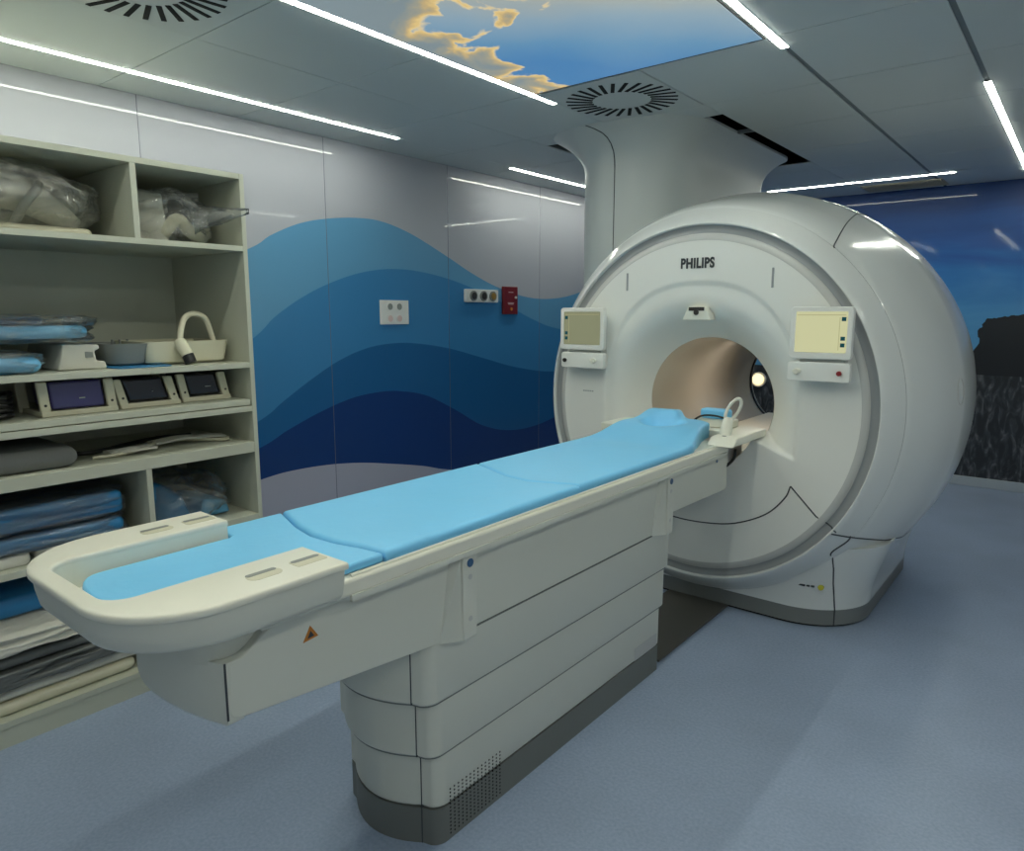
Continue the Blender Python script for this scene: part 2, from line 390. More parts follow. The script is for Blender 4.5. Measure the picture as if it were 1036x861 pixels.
# sky picture
def skymat():
    m = bpy.data.materials.new('backlit_sky_print'); m.use_nodes = True; nt = m.node_tree; L = nt.links; b = nt.nodes['Principled BSDF']
    tc = nt.nodes.new('ShaderNodeTexCoord'); sp = nt.nodes.new('ShaderNodeSeparateXYZ'); L.new(tc.outputs['Object'], sp.inputs[0])
    def math_(op, a, b_=0, clamp=False):
        n = nt.nodes.new('ShaderNodeMath'); n.operation = op; n.use_clamp = clamp
        for i, v in enumerate((a, b_)):
            if isinstance(v, (int, float)): n.inputs[i].default_value = v
            else: L.new(v, n.inputs[i])
        return n.outputs[0]
    def ns(sc, det, dist=0, off=(0, 0, 0)):
        mp = nt.nodes.new('ShaderNodeMapping'); mp.inputs['Location'].default_value = off; L.new(tc.outputs['Object'], mp.inputs[0])
        n = nt.nodes.new('ShaderNodeTexNoise'); n.inputs['Scale'].default_value = sc; n.inputs['Detail'].default_value = det; n.inputs['Distortion'].default_value = dist
        L.new(mp.outputs[0], n.inputs[0]); return n.outputs['Fac']
    X, Y = sp.outputs[0], sp.outputs[1]
    # blue field, deeper toward the far edge, warm haze toward the near right
    hz = math_('ADD', math_('MULTIPLY', math_('SUBTRACT', 2.82, Y), .85), math_('MULTIPLY', math_('ADD', X, 1.75), .75))
    hz = math_('ADD', hz, math_('MULTIPLY', math_('SUBTRACT', ns(2.2, 3), .5), .35))
    r = nt.nodes.new('ShaderNodeValToRGB'); L.new(math_('MULTIPLY', hz, 1, True), r.inputs[0])
    r.color_ramp.elements[0].position = 0; r.color_ramp.elements[0].color = lin((72, 128, 178))
    r.color_ramp.elements[1].position = 1; r.color_ramp.elements[1].color = lin((206, 190, 150))
    for p, c in ((.25, (96, 144, 180)), (.55, (138, 164, 180)), (.8, (176, 176, 160))):
        e = r.color_ramp.elements.new(p); e.color = lin(c)
    # cloud bank: distance from the left edge, wavy
    n = ns(3.0, 8, .6, (3.1, .4, 0))
    lim = nt.nodes.new('ShaderNodeMapRange'); lim.inputs['From Min'].default_value = 1.6; lim.inputs['From Max'].default_value = 2.95
    lim.inputs['To Min'].default_value = .60; lim.inputs['To Max'].default_value = .03; L.new(Y, lim.inputs[0])
    d = math_('SUBTRACT', math_('SUBTRACT', math_('ADD', X, 2.25), lim.outputs[0]), math_('MULTIPLY', math_('SUBTRACT', n, .5), 1.9))
    cm = nt.nodes.new('ShaderNodeMapRange'); cm.inputs['From Min'].default_value = .03; cm.inputs['From Max'].default_value = -.02; L.new(d, cm.inputs[0])
    cc = nt.nodes.new('ShaderNodeValToRGB'); L.new(math_('MULTIPLY', d, -3.2, True), cc.inputs[0])
    cc.color_ramp.elements[0].position = 0; cc.color_ramp.elements[0].color = lin((238, 214, 160))
    cc.color_ramp.elements[1].position = 1; cc.color_ramp.elements[1].color = lin((128, 142, 146))
    for p, c in ((.10, (226, 196, 128)), (.30, (196, 172, 122)), (.55, (158, 156, 138))):
        e = cc.color_ramp.elements.new(p); e.color = lin(c)
    mx = nt.nodes.new('ShaderNodeMix'); mx.data_type = 'RGBA'; L.new(cm.outputs[0], mx.inputs[0]); L.new(r.outputs[0], mx.inputs[6]); L.new(cc.outputs[0], mx.inputs[7])
    b.inputs['Base Color'].default_value = (.02, .02, .02, 1); b.inputs['Roughness'].default_value = .3
    L.new(mx.outputs[2], b.inputs['Emission Color']); b.inputs['Emission Strength'].default_value = .80
    return m
M['sky'] = skymat()
t = thing('sky_picture', 'backlit ceiling picture of blue sky and golden clouds between two light strips', 'ceiling picture', (-1.69, 1.6, CH))
obj('frame', BX(-2.262, -1.118, .12, 2.985, CH-.005, CH-.0003), 'darkplastic', t)
o = obj('picture', BX(-2.256, -1.124, .13, 2.966, CH-.008, CH-.005), 'sky', t)
# mesh is in local coordinates of the thing: shift to world for the shader
mp = M['sky'].node_tree
for n in [q for q in mp.nodes if q.type == 'TEX_COORD']:
    add = mp.nodes.new('ShaderNodeVectorMath'); add.operation = 'ADD'; add.inputs[1].default_value = (-1.69, 1.6, CH)
    outs = [l.to_socket for l in n.outputs['Object'].links]
    for l in list(n.outputs['Object'].links): mp.links.remove(l)
    mp.links.new(n.outputs['Object'], add.inputs[0])
    for s_ in outs: mp.links.new(add.outputs[0], s_)

# swirl vents
def vent(cx, cy, label):
    t = thing('ceiling_vent', label, 'ceiling vent', (cx, cy, CH), 'round slotted ceiling air vents')
    obj('plate', BX(cx-.292, cx+.292, cy-.345, cy+.345, CH-.004, CH-.0003), 'vent', t)
    bm = bmesh.new(); n = 28
    for k in range(n):
        a = 2*PI*k/n; tw = .16
        r0, r1 = .150, .284
        p0 = Vector((cx+r0*math.cos(a), cy+r0*math.sin(a), 0)); p1 = Vector((cx+r1*math.cos(a+tw), cy+r1*math.sin(a+tw), 0))
        d = (p1-p0).normalized(); s = Vector((-d.y, d.x, 0)); wd = .0095
        q = [p0+s*wd, p0-s*wd, p1-s*wd, p1+s*wd]
        prism(bm, [(v.x, v.y) for v in q], 'z', CH-.006, CH-.0035)
    obj('slots', bm, 'black', t)
vent(-1.985, 3.345, 'round slotted ceiling vent in front of the turret column')
vent(-2.59, 1.20, 'round slotted ceiling vent cut by the top edge, above the shelving')
t = thing('air_grille', 'beige rectangular ceiling grille between the cross light and the landscape wall', 'ceiling vent', (-1.36, 7.08, CH))
obj('frame', BX(-1.67, -1.05, 6.86, 7.2, CH-.006, CH-.0003), 'ac', t)
bm = bmesh.new()
for k in range(12): box(bm, -1.65, -1.07, 6.875+k*.026, 6.887+k*.026, CH-.010, CH-.005)
obj('louvres', bm, 'ac', t)

# ------------------------------------------------------------------ MRI scanner
sc_ = thing('mri_scanner', 'large glossy white ring shaped MRI scanner standing at the head of the table', 'MRI scanner', (CX, 4.1, 0))
def ell(y):
    t = 1-sstep(3.40, 3.66, y); return 1-.024*t, 1+.010*t
def rev(profile, n=160, c=(CX, CZ), zmin=None):
    bm = bmesh.new(); rings = []
    for (y, r) in profile:
        ring = []
        for k in range(n):
            a = 2*PI*k/n; ex_, ez_ = ell(y) if r > .7 else (1, 1); z = c[1]+r*ez_*math.sin(a)
            if zmin is not None: z = max(zmin, z)
            ring.append((c[0]+r*ex_*math.cos(a), y, z))
        rings.append(ring)
    loft(bm, rings, caps=False); return bm
prof = [(3.314,.868),(3.300,.8705),(3.296,.874),(3.298,.878),(3.315,.895),(3.345,.918),(3.37,.936),(3.395,.954)]
obj('front_rim', rev(prof), 'shell', sc_, smooth='all')
body = [(3.401,.954),(3.405,.960),(3.43,.974),(3.47,.993),(3.54,1.018),(3.64,1.045),(3.74,1.066),(3.83,1.088),(3.86,1.0935),(3.97,1.100),(4.07,1.103),(4.2,1.098),(4.35,1.083),(4.5,1.06),(4.65,1.03),(4.78,.995),(4.88,.955),(4.95,.9),(4.99,.83),(5.0,.70),(5.0,.36),(4.985,.335)]
obj('outer_cover', rev(body, zmin=.085), 'shell', sc_, smooth='all')
# thin seam between front rim and body cover
obj('seam_line', rev([(3.391,.9505),(3.397,.9500),(3.404,.9555)]), 'seam', sc_, smooth='all')
obj('bezel_ring', rev([(3.314,.868),(3.318,.852),(3.318,.832),(3.314,.830)]), 'ringdark', sc_, smooth='all', label='dark grey inner band of the round front')
obj('inner_bezel', rev([(3.314,.830),(3.306,.826),(3.302,.812),(3.297,.800),(3.300,.792)]), 'ringlight', sc_, smooth='all', label='pale grey band round the front face')
# front face: height field with arch-shaped funnel
RB = .335
def face_y(dx, dz):
    # funnel toward the bore, arch outline, cut by a ledge below
    z = dz
    e_arch = ((abs(dx)/.52)**2.4 + (abs(max(z, 0))/.615)**2.4)**(1/2.4)
    r = math.hypot(dx, z)
    f1 = .010*(1-sstep(.95, 1.0, e_arch))
    f2 = .192*(1-sstep(RB-.05, .56, r))**1.5/(1-sstep(RB-.05, .56, RB))**1.5
    rec = f1+f2
    zl = -.135-.40*(abs(dx)-.33)
    cut = sstep(zl-.012, zl+.004, z)
    low = .018*(1-sstep(-.9, -.3, z))          # face leans back a little at the bottom
    return 3.298+rec*cut+low*0
bm = bmesh.new(); n = 440; rings = []
rs = [RB+(.797-RB)*i/84 for i in range(85)]
for r in rs:
    t_ = sstep(.45, .79, r); ex_, ez_ = 1-.024*t_, 1+.010*t_
    rings.append([(CX+r*ex_*math.cos(2*PI*k/n), face_y(r*math.cos(2*PI*k/n), r*math.sin(2*PI*k/n)), CZ+r*ez_*math.sin(2*PI*k/n)) for k in range(n)])
loft(bm, rings, caps=False)
obj('front_face', bm, 'face', sc_, smooth='all')
# bore
obj('bore_liner', rev([(3.497, RB-.0005), (3.9, RB-.006), (4.99, RB-.006), (4.995,.36)], n=96), 'bore', sc_, smooth='all', label='warm beige tunnel lining')
obj('bore_end_ring', rev([(4.93, RB-.010),(4.93, RB-.018),(4.95, RB-.018),(4.95, RB-.010)], n=96), 'darkplastic', sc_, smooth=True, label='black ring at the far end of the tunnel')
bm = bmesh.new(); box(bm, CX-.20, CX+.20, 3.45, 4.97, CZ-.285, CZ-.235); 
obj('bore_bridge', bm, 'cradle', sc_, bevel=.01, label='flat cream track inside the tunnel')
# small lens at the top of the front
bm = bmesh.new()
prism(bm, [(CX-.042, 1.548), (CX+.050, 1.548), (CX+.078, 1.482), (CX-.070, 1.482)], 'y', 3.285, 3.35)
cam_h = obj('light_hood', bm, 'cradle', sc_, bevel=.006, label='small pale hood above the tunnel')
bm = bmesh.new(); box(bm, CX-.036, CX+.044, 3.282, 3.30, 1.528, 1.546)
cyl(bm, (CX+.004, 3.279, 1.52), .013, .02, 'y', 16)
obj('lens', bm, 'sockhole', cam_h)
# slots
for x in (-1.897, -1.143):
    obj('marker_slot', BX(x-.005, x+.005, 3.294, 3.31, 1.632, 1.722), 'ringdark', sc_, bevel=.002)
text('brand_lettering', 'PHILIPS', .066, (-1.512, 3.2965, 1.755), (PI/2, 0, 0), 'ink', sc_, .0015, .0026).scale = (.755, 1, 1)
# seam of the removable lower panel
def on_face(x, z, off=.0): return (x, face_y(x-CX, z-CZ)-off, z)
L1 = smoothpts([(-2.20,.563,0),(-2.02,.70,0),(-2.0,.722,0)], 8)
arc = [(-2.0,.722,0),(-1.9,.575,0),(-1.77,.505,0),(-1.574,.469,0),(-1.40,.471,0),(-1.254,.498,0),(-1.112,.569,0),(-1.03,.66,0),(-1.006,.722,0)]
arc = smoothpts(arc, 8)
pts = [on_face(p.x, p.y) for p in arc]
bm = bmesh.new(); tube(bm, pts, .0035, 6); 
tube(bm, [on_face(-1.006+(-.885+1.006)*t/8, .722+(.60-.722)*t/8) for t in range(9)], .0035, 6)
tube(bm, [on_face(-2.004-(-.885+1.006)*t/8, .722+(.60-.722)*t/8) for t in range(9)], .0035, 6)
obj('panel_seam', bm, 'seam', sc_, smooth=True, label='dark seam of the lower front panel')
# base skirt
def base_ring(z, dz=0):
    t = sstep(.09, .56, z)
    hw = .785+(.89-.785)*t
    y0 = 3.425-.055*sstep(.05, .5, z)
    y1 = 4.96
    return [(x, y, z+dz) for x, y in rrect(CX-hw, CX+hw, y0, y1, (.4, .4, .33, .33), 40)]
bm = bmesh.new(); loft(bm, [base_ring(z) for z in (.09,.14,.19,.24,.29,.34,.39,.43)])
obj('base_cover', bm, 'shell', sc_, smooth=True)
bm = bmesh.new(); loft(bm, [[(x, y, z) for x, y, _ in base_ring(.05)] for z in (.012,.09)])
obj('plinth', bm, 'kick', sc_, smooth=True, label='grey plinth band round the foot')
bm = bmesh.new(); loft(bm, [[(CX+(x-CX)*.985, 4.2+(y-4.2)*.985, z) for x, y, _ in base_ring(.05)] for z in (0,.012)])
obj('floor_gasket', bm, 'black', sc_)
# base seams: vertical at the front corner, horizontal round the side
bm = bmesh.new()
def base_at(z, x):
    rr = base_ring(z); best = min((q for q in rr if q[1] < 4.0 and q[0] > CX), key=lambda q: abs(q[0]-x)); return best
tube(bm, [(base_at(z, -.83)[0], base_at(z, -.83)[1], z) for z in (.012,.05,.09,.16,.24,.32,.38,.425)], .0035, 6)
CORNER = bm
pr = [(3.300,.8815),(3.315,.8965),(3.345,.920),(3.37,.938),(3.395,.955)]+body[1:]
inv = [(rr_0, yy_0) for yy_0, rr_0 in pr if yy_0 < 3.7]
def rimpt(x, z):
    y = 3.35
    for _ in range(20):
        ex_, ez_ = ell(y); y = interp(inv, math.hypot((x-CX)/ex_, (z-CZ)/ez_))
    return (x, y, z)
tube(CORNER, [rimpt(-.832+(.832-.752)*sstep(0, 1, k/10)*1.0, .40+.112*k/10) for k in range(11)], .0035, 6)
obj('corner_seam', CORNER, 'seam', sc_, smooth=True)
bm = bmesh.new()
def hseam(z):
    out = []
    for (y, r) in pr:
        if y > 4.6: break
        zz = interp([(3.3,.53),(3.36,.512),(3.7,.432),(4.0,.40),(4.6,.38)], y); ex_, ez_ = ell(y)
        out.append((CX+ex_*math.sqrt(r*r-((zz-CZ)/ez_)**2), y, zz))
    return out
tube(bm, hseam(.522), .0035, 6); tube(bm, [(-.885,3.296,.600),(-.862,3.306,.585),(-.842,3.316,.573),(-.822,3.317,.560),(-.806,3.300,.549),(-.795,3.300,.540)], .0035, 6)
obj('side_seam', bm, 'seam', sc_, smooth=True)
# short arc seam on the shoulder + oval grip on the side
def on_body(y, ang, off=0):
    r = interp([(a, b) for a, b in body if a < 4.99], y)+off
    return (CX+r*math.cos(ang), y, CZ+r*math.sin(ang))
bm = bmesh.new(); tube(bm, [on_body(3.365+.01*k+.5*(k/24)**1.3, math.radians(51+ 9*math.sin(k/24*PI/2))) for k in range(25)], .003, 6)
obj('shoulder_seam', bm, 'seam', sc_, smooth=True)
bm = bmesh.new()
ring = []
for k in range(32):
    a = 2*PI*k/32; yy = 3.80+.030*math.cos(a); aa = math.radians(5.5)+ .058*math.sin(a)*(1 if True else 0)
    ring.append(on_body(yy, aa, 0))
tube(bm, ring, .003, 6, closed=True); obj('grip_recess', bm, 'ringlight', sc_, smooth=True)
# id marking at the base front
tx = text('rating_mark', 'MR conditional', .017, (-.93, 3.392, .225), (PI/2, 0, 0), 'ink', sc_, .002)
bpy.data.objects.remove(tx)
bm = bmesh.new()
def fr(x, z): return base_at(z, x)[1]
for x0, x1 in ((-.975,-.945),(-.94,-.925),(-.92,-.905)):
    box(bm, x0, x1, fr((x0+x1)/2,.215)-.004, fr((x0+x1)/2,.215)+.01, .212, .221)
obj('rating_print', bm, 'ink', sc_)
bm = bmesh.new(); cyl(bm, (-.878, fr(-.878,.215)-.010, .215), .013, .016, 'y', 20)
obj('rating_symbol', bm, 'yellow', sc_, label='small yellow symbol on the base front')
bm = bmesh.new()
for k in range(5): box(bm, -2.16+k*.014, -2.15+k*.014, 3.2965, 3.2985, 1.088, 1.094)
obj('model_print', bm, 'ringdark', sc_)

# turret column
def col_ring(z):
    f = max(0, (z-2.36)/.24)**2.4
    x0, x1, y0, y1 = -2.65-.165*f, -1.895+.105*f, 3.79-.15*f, 5.29+.22*f
    r = .34+.05*f
    return [(x, y, z) for x, y in rrect(x0, x1, y0, y1, (.2+.02*f, .3, r, r), 14)]
zs = [0, .6, 1.2, 1.8, 2.2]+[2.30+.30*i/22 for i in range(1, 23)]
bm = bmesh.new(); loft(bm, [col_ring(z) for z in zs]+[[(p[0], p[1], 2.615) for p in col_ring(2.6)]])
obj('turret_column', bm, 'column', sc_, smooth=True)
bm = bmesh.new(); rr = []
idx = min(range(len(col_ring(1.8))), key=lambda i: abs(col_ring(1.8)[i][0]+2.40)+ (9 if col_ring(1.8)[i][1] > 4.2 else 0))
def colpt(z, xx):
    R = [q for q in col_ring(z) if q[1] < 4.3]; 
    R.sort(key=lambda q: q[0])
    for a, b in zip(R, R[1:]):
        if a[0] <= xx <= b[0] and b[0] > a[0]:
            t = (xx-a[0])/(b[0]-a[0]); return (xx, a[1]+(b[1]-a[1])*t, z)
    return R[0]
tube(bm, [colpt(z, -2.285) for z in (1.5,1.8,2.0,2.2,2.3,2.36,2.42,2.46)]+[colpt(2.50,-2.29),colpt(2.53,-2.30),colpt(2.555,-2.32),colpt(2.58,-2.36),colpt(2.597,-2.40)], .003, 6)
obj('turret_seam', bm, 'seam', sc_, smooth=True)

# control panels
def control_panel(x0, x1, mirrored, scr):
    yb = 3.215
    w_ = x1-x0
    bm = bmesh.new(); prism(bm, rrect(x0, x1, 1.32, 1.545, .016), 'y', yb, yb+.032)
    p = obj('control_panel', bm, 'face', sc_, bevel=.005)
    bm = bmesh.new(); prism(bm, rrect(x0+.024, x1-.022, 1.349, 1.524, .004), 'y', yb-.0015, yb+.004)
    obj('screen', bm, scr, p)
    xi = x0+.032 if mirrored else x1-.046
    for z in (1.484, 1.402, 1.374): obj('screen_icon', BX(xi, xi+.018, yb-.003, yb, z, z+.017), 'icon', p)
    bm = bmesh.new()
    box(bm, x0+.03, x1-.03, yb-.0025, yb, 1.508, 1.511)
    if mirrored: box(bm, x0+.055, x0+.057, yb-.0025, yb, 1.36, 1.5)
    else: box(bm, x1-.054, x1-.052, yb-.0025, yb, 1.36, 1.5)
    obj('screen_lines', bm, 'iconline', p)
    bm = bmesh.new(); prism(bm, rrect(x0+.006 if mirrored else x0-.004, x1, 1.222, 1.306, .012), 'y', yb+.002, yb+.04)
    s = obj('button_strip', bm, 'face', p, bevel=.005)
    bm = bmesh.new(); box(bm, x0+.04, x1-.03, yb+.028, 3.335, 1.24, 1.50); 
    obj('mount', bm, 'ringlight', p, bevel=.006)
    kx = x1-.062 if mirrored else x0+.040
    bm = bmesh.new(); cyl(bm, (kx, yb-.014, 1.264), .013, .018, 'y', 20)
    box(bm, kx-.018, kx+.018, yb-.008, yb+.002, 1.259, 1.272)
    obj('rocker_knob', bm, 'cradle', p, bevel=.003)
    bx_ = x0+.032 if mirrored else x1-.042
    bm = bmesh.new(); cyl(bm, (bx_, yb-.008, 1.262), .0105, .012, 'y', 20)
    obj('stop_button', bm, 'sockhole' if mirrored else 'redbtn', p, label='small dark button' if mirrored else 'small dark red button')
control_panel(-2.262, -1.985, True, 'screendim')
control_panel(-1.026, -.768, False, 'screen')

# ------------------------------------------------------------------ floor plate
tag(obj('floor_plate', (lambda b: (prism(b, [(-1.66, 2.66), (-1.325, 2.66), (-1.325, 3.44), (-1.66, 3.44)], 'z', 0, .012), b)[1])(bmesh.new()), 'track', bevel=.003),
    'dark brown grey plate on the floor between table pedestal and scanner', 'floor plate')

# ------------------------------------------------------------------ patient table
tb = thing('patient_table', 'long white patient table on a stepped pedestal with a cream cradle top', 'patient table', (CX, 1.9, 0))
def ped_plan(hx, yf, yb, bow=.055, r=.05, n=14):
    """foot end bowed toward the viewer, head end square"""
    pts = []
    x0, x1 = CX-hx, CX+hx
    for i in range(n+1):
        t = -1+2*i/n
        pts.append((CX+t*(hx-r), yf-bow*(1-t*t)))
    for i in range(1, 7):
        a = -PI/2*.8+PI/2*.8*i/6; pts.append((x1-r+r*math.cos(a), yf+r+r*math.sin(a)))
    pts.append((x1, yb)); pts.append((x0, yb))
    for i in range(6):
        a = -PI/2*.8*i/6; pts.append((x0+r-r*math.cos(a), yf+r+r*math.sin(a)))
    return pts
def lip(bm, hx, yf, yb, z0, z1, lipw=.012):
    rings = []
    for dz, ins in ((0, .011), (.004, .004), (.011, 0)):
        rings.append([(x, y, z0+dz) for x, y in ped_plan(hx-ins, yf+ins, yb)])
    rings.append([(x, y, z1) for x, y in ped_plan(hx, yf, yb)])
    loft(bm, rings)
bm = bmesh.new(); loft(bm, [[(x, y, z) for x, y in ped_plan(.201, 1.262, 2.60)] for z in (0,.112)])
obj('pedestal_plinth', bm, 'kick2', tb, smooth=True, label='dark grey plinth')
for hx, yf, yb, z0, z1 in ((.201,1.262,2.60,.112,.32),(.2125,1.236,2.61,.286,.48),(.224,1.210,2.62,.459,.66)):
    bm = bmesh.new(); lip(bm, hx, yf, yb, z0, z1)
    obj('pedestal_tier', bm, 'table', tb, smooth=True, angle=30)
# grey strips that paint in the shadow under each tier and the side cover
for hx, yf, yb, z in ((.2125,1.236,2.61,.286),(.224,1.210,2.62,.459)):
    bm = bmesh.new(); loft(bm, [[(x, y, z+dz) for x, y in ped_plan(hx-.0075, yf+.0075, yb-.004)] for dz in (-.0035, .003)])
    obj('shadow_line', bm, 'shadowline', tb, smooth=True)
obj('shadow_line', BX(CX-.2, CX+.2275, 1.30, 2.615, .6325, .6365), 'shadowline', tb)
# thin vertical joints at the foot corner
for hx, yf, z0, z1 in ((.201,1.262,.0,.286),(.2125,1.236,.29,.457),(.224,1.210,.465,.64)):
    x = CX+hx-.052
    obj('corner_joint', BX(x-.0014, x+.0014, yf-.0025, yf+.02, z0, z1), 'seam', tb)
# vent holes
bm = bmesh.new(); xs = CX+.201
for i in range(14):
    for j in range(13):
        y = 1.325+i*.0172; z = .018+j*.0118
        cyl(bm, (xs-.002, y, z), .0031, .0028, 'x', 6)
obj('vent_holes', bm, 'black', tb)
obj('rating_plate', BX(xs-.001, xs+.001, 2.40, 2.585, .118, .172), 'ringlight', tb, label='pale grey plate near the plinth')
# arm: long body with raised top line near the foot
HX = .227
top = [(.672,.824),(.700,.826),(.722,.836),(.745,.856),(.77,.869),(.80,.876)]
poly = [(.664,.700),(.672,.694)]+[(1.26,.636),(2.62,.636),(2.62,.885),(.80,.885)]
side = [(.664,.722),(.667,.708),(.675,.699),(.69,.6935),(1.26,.636),(2.62,.636),(2.62,.888),(.80,.880)]+[(a, b) for a, b in reversed(top[:-1])]
bm = bmesh.new(); prism(bm, side, 'x', CX-.188, CX+HX)
obj('side_cover', bm, 'table', tb, bevel=.006)
# nose: bowed foot end with rounded underside
bm = bmesh.new(); rings = []
hn = HX-.001
for k, (ins, z) in enumerate(((.030,.6865),(.014,.6885),(.006,.695),(.002,.706),(.0,.73),(0,.80),(0,.824))):
    ring = []
    for i in range(21):
        t = -1+2*i/20
        ring.append((CX+t*((hn if t > 0 else .185)-ins*.25), .664-.046*(1-abs(t)**2.2)+ins*.9*(1-abs(t)**2.2)*.9, z))
    ring += [(CX+hn-ins*.25, .70, z), (CX-.185+ins*.25, .70, z)]
    rings.append(ring)
loft(bm, rings); obj('nose_cover', bm, 'table', tb, smooth=True, angle=50)
obj('nose_joint', BX(CX+hn-.0012, CX+hn+.0012, .6615, .6655, .70, .824), 'seam', tb)
# neck under the foot tray
bm = bmesh.new()
rings = []
for z in (.815,.84,.87,.915):
    rings.append([(x, y, z) for x, y in rrect(CX-.205, CX+.205, .625, 1.0, (.02,.02,.07,.07), 8)])
loft(bm, rings); obj('neck', bm, 'table', tb, smooth=True)
obj('latch', (lambda b: (tube(b, [(CX+.205,.70,.885),(CX+.222,.72,.885),(CX+.222,.80,.892),(CX+.21,.84,.895)], .012, 10), b)[1])(bmesh.new()), 'ringlight', tb, smooth=True)
obj('under_beam', BX(CX-.24, CX+.24, .74, 2.6, .868, .893), 'table', tb, bevel=.006)
# bridge part toward the scanner
bm = bmesh.new(); prism(bm, [(2.60,.70),(3.17,.688),(3.19,.70),(3.19,.885),(2.60,.885)], 'x', CX-.20, CX+.236)
obj('bridge_cover', bm, 'table', tb, bevel=.006)
obj('bridge_screw', (lambda b: (cyl(b, (CX+.235, 3.06, .845), .007, .004, 'x', 12), b)[1])(bmesh.new()), 'bluedot', tb)
# docking block into the bore
bm = bmesh.new(); prism(bm, [(3.12,.74),(3.34,.80),(3.46,.82),(3.46,.885),(3.12,.885)], 'x', CX-.19, CX+.20)
obj('docking_block', bm, 'ringlight', tb, bevel=.006)
bm = bmesh.new(); tube(bm, smoothpts([(CX+.205,3.13,.79),(CX+.23,3.18,.80),(CX+.245,3.24,.83),(CX+.24,3.27,.87)], 5), .007, 8)
obj('hose', bm, 'darkplastic', tb, smooth=True)
# cradle rail (top)
bm = bmesh.new()
prism(bm, rrect(CX-.272, CX+.268, .90, 3.12, (.012,.012,.02,.02), 5), 'z', .884, .926)
obj('cradle', bm, 'cradle', tb, bevel=.009)
bm = bmesh.new(); box(bm, CX+.262, CX+.2705, .95, 3.1, .873, .888); box(bm, CX-.27, CX-.262, .95, 3.1, .873, .888)
obj('rail_lip', bm, 'table', tb)
bm = bmesh.new()
tube(bm, [(CX+.254, .96, .9275), (CX+.254, 3.08, .9275)], .005, 8); tube(bm, [(CX-.258, .96, .9275), (CX-.258, 3.08, .9275)], .005, 8)
obj('cradle_bead', bm, 'cradle', tb, smooth=True)
# foot tray: raised U rim, open toward the scanner
def tray_U(ins, y1=.905, ini=None):
    ini = ins if ini is None else ini
    o = rrect(CX-.312+ins, CX+.320-ins, .448+ins*1.2, y1, (0, 0, .19, .19), 12)[26:]     # front-left and front-right corners only
    out = [(CX-.312+ins, y1-ins*.5)]+o+[(CX+.320-ins, y1-ins*.5)]
    i_ = rrect(CX-.172-ini, CX+.152+ini, .488-ini, y1, (0, 0, .055, .055), 8)[18:]
    inn = [(CX-.172-ini, y1-ins*.5)]+i_+[(CX+.152+ini, y1-ins*.5)]
    return out+inn[::-1]
bm = bmesh.new()
def zr(pts, z): return [(x, y, z) for x, y in pts]
loft(bm, [zr(tray_U(i_), z) for i_, z in ((.006,.9745),(.001,.9755),(0,.978),(0,.985),(.001,.9885),(.0038,.9905),(.007,.991))])
obj('foot_tray', bm, 'cradle', tb, smooth=True, angle=50)
bm = bmesh.new()
loft(bm, [zr(tray_U(i_, .902, .001), z) for i_, z in ((.024,.905),(.017,.909),(.012,.918),(.008,.945),(.006,.9745))])
obj('tray_wall', bm, 'table', tb, smooth=True, angle=60, label='grey white outer wall of the foot tray')
bm = bmesh.new(); prism(bm, rrect(CX-.18, CX+.16, .480, .905, (0, 0, .05, .05), 8), 'z', .905, .920); obj('tray_floor', bm, 'cradle', tb)
bm = bmesh.new(); iw = rrect(CX-.1722, CX+.1522, .4878, .903, (0, 0, .055, .055), 8)[18:]
ip = [(CX-.1722, .903)]+iw+[(CX+.1522, .903)]
loft(bm, [[(x, y, .905) for x, y in ip]+[(x+(.003 if x > CX else -.003), y-.003, .905) for x, y in ip[::-1]], [(x, y, .985) for x, y in ip]+[(x+(.003 if x > CX else -.003), y-.003, .985) for x, y in ip[::-1]]])
obj('tray_lining', bm, 'cradle', tb, smooth=True)
# hand slots in the rim
for (x, y, rw) in ((-1.262,.752,.020),(-1.262,.858,.020),(-1.735,.752,.020),(-1.735,.858,.020)):
    bm = bmesh.new(); prism(bm, rrect(x-.020, x+.020, y-.038, y+.038, .018 if y < .8 else .006, 6), 'z', .9905, .9916)
    sl = obj('grip_slot', bm, 'cream', tb)
    bm = bmesh.new(); prism(bm, rrect(x-.020, x-.006, y-.034, y+.034, .006, 4), 'z', .991, .9922)
    obj('slot_edge', bm, 'coilgrey', sl)
# brackets on the side
def bracket(y):
    bm = bmesh.new(); prism(bm, rrect(y-.028, y+.028, .632, .884, .006, 4), 'x', CX+HX-.006, CX+HX+.036)
    b = obj('side_bracket', bm, 'table', tb, bevel=.004)
    bm = bmesh.new(); X0 = CX+HX-.002
    loft(bm, [[(X0, y-.085, .634), (X0+.034, y-.027, .634), (X0, y-.027, .634)], [(X0, y-.045, .872), (X0+.030, y-.027, .872), (X0, y-.027, .872)]])
    obj('gusset', bm, 'table', b)
    X = CX+HX+.036
    bm = bmesh.new(); cyl(bm, (X-.001, y, .850), .012, .003, 'x', 24); obj('round_badge', bm, 'bluedot', b)
    for zz in (.81, .69):
        bm = bmesh.new(); cyl(bm, (X-.001, y, zz), .008, .0018, 'x', 16); obj('embossed_mark', bm, 'ringlight', b)
bracket(1.352); bracket(2.55)
# warning triangle
bm = bmesh.new(); prism(bm, [(.845,.800),(.885,.804),(.865,.834)], 'x', CX+HX-.0002, CX+HX+.0012)
tr_ = obj('warning_triangle', bm, 'orange', tb, label='small orange warning triangle on the side cover')
bm = bmesh.new(); prism(bm, [(.856,.806),(.874,.808),(.865,.822)], 'x', CX+HX+.0012, CX+HX+.0018)
obj('triangle_mark', bm, 'ink', tr_)

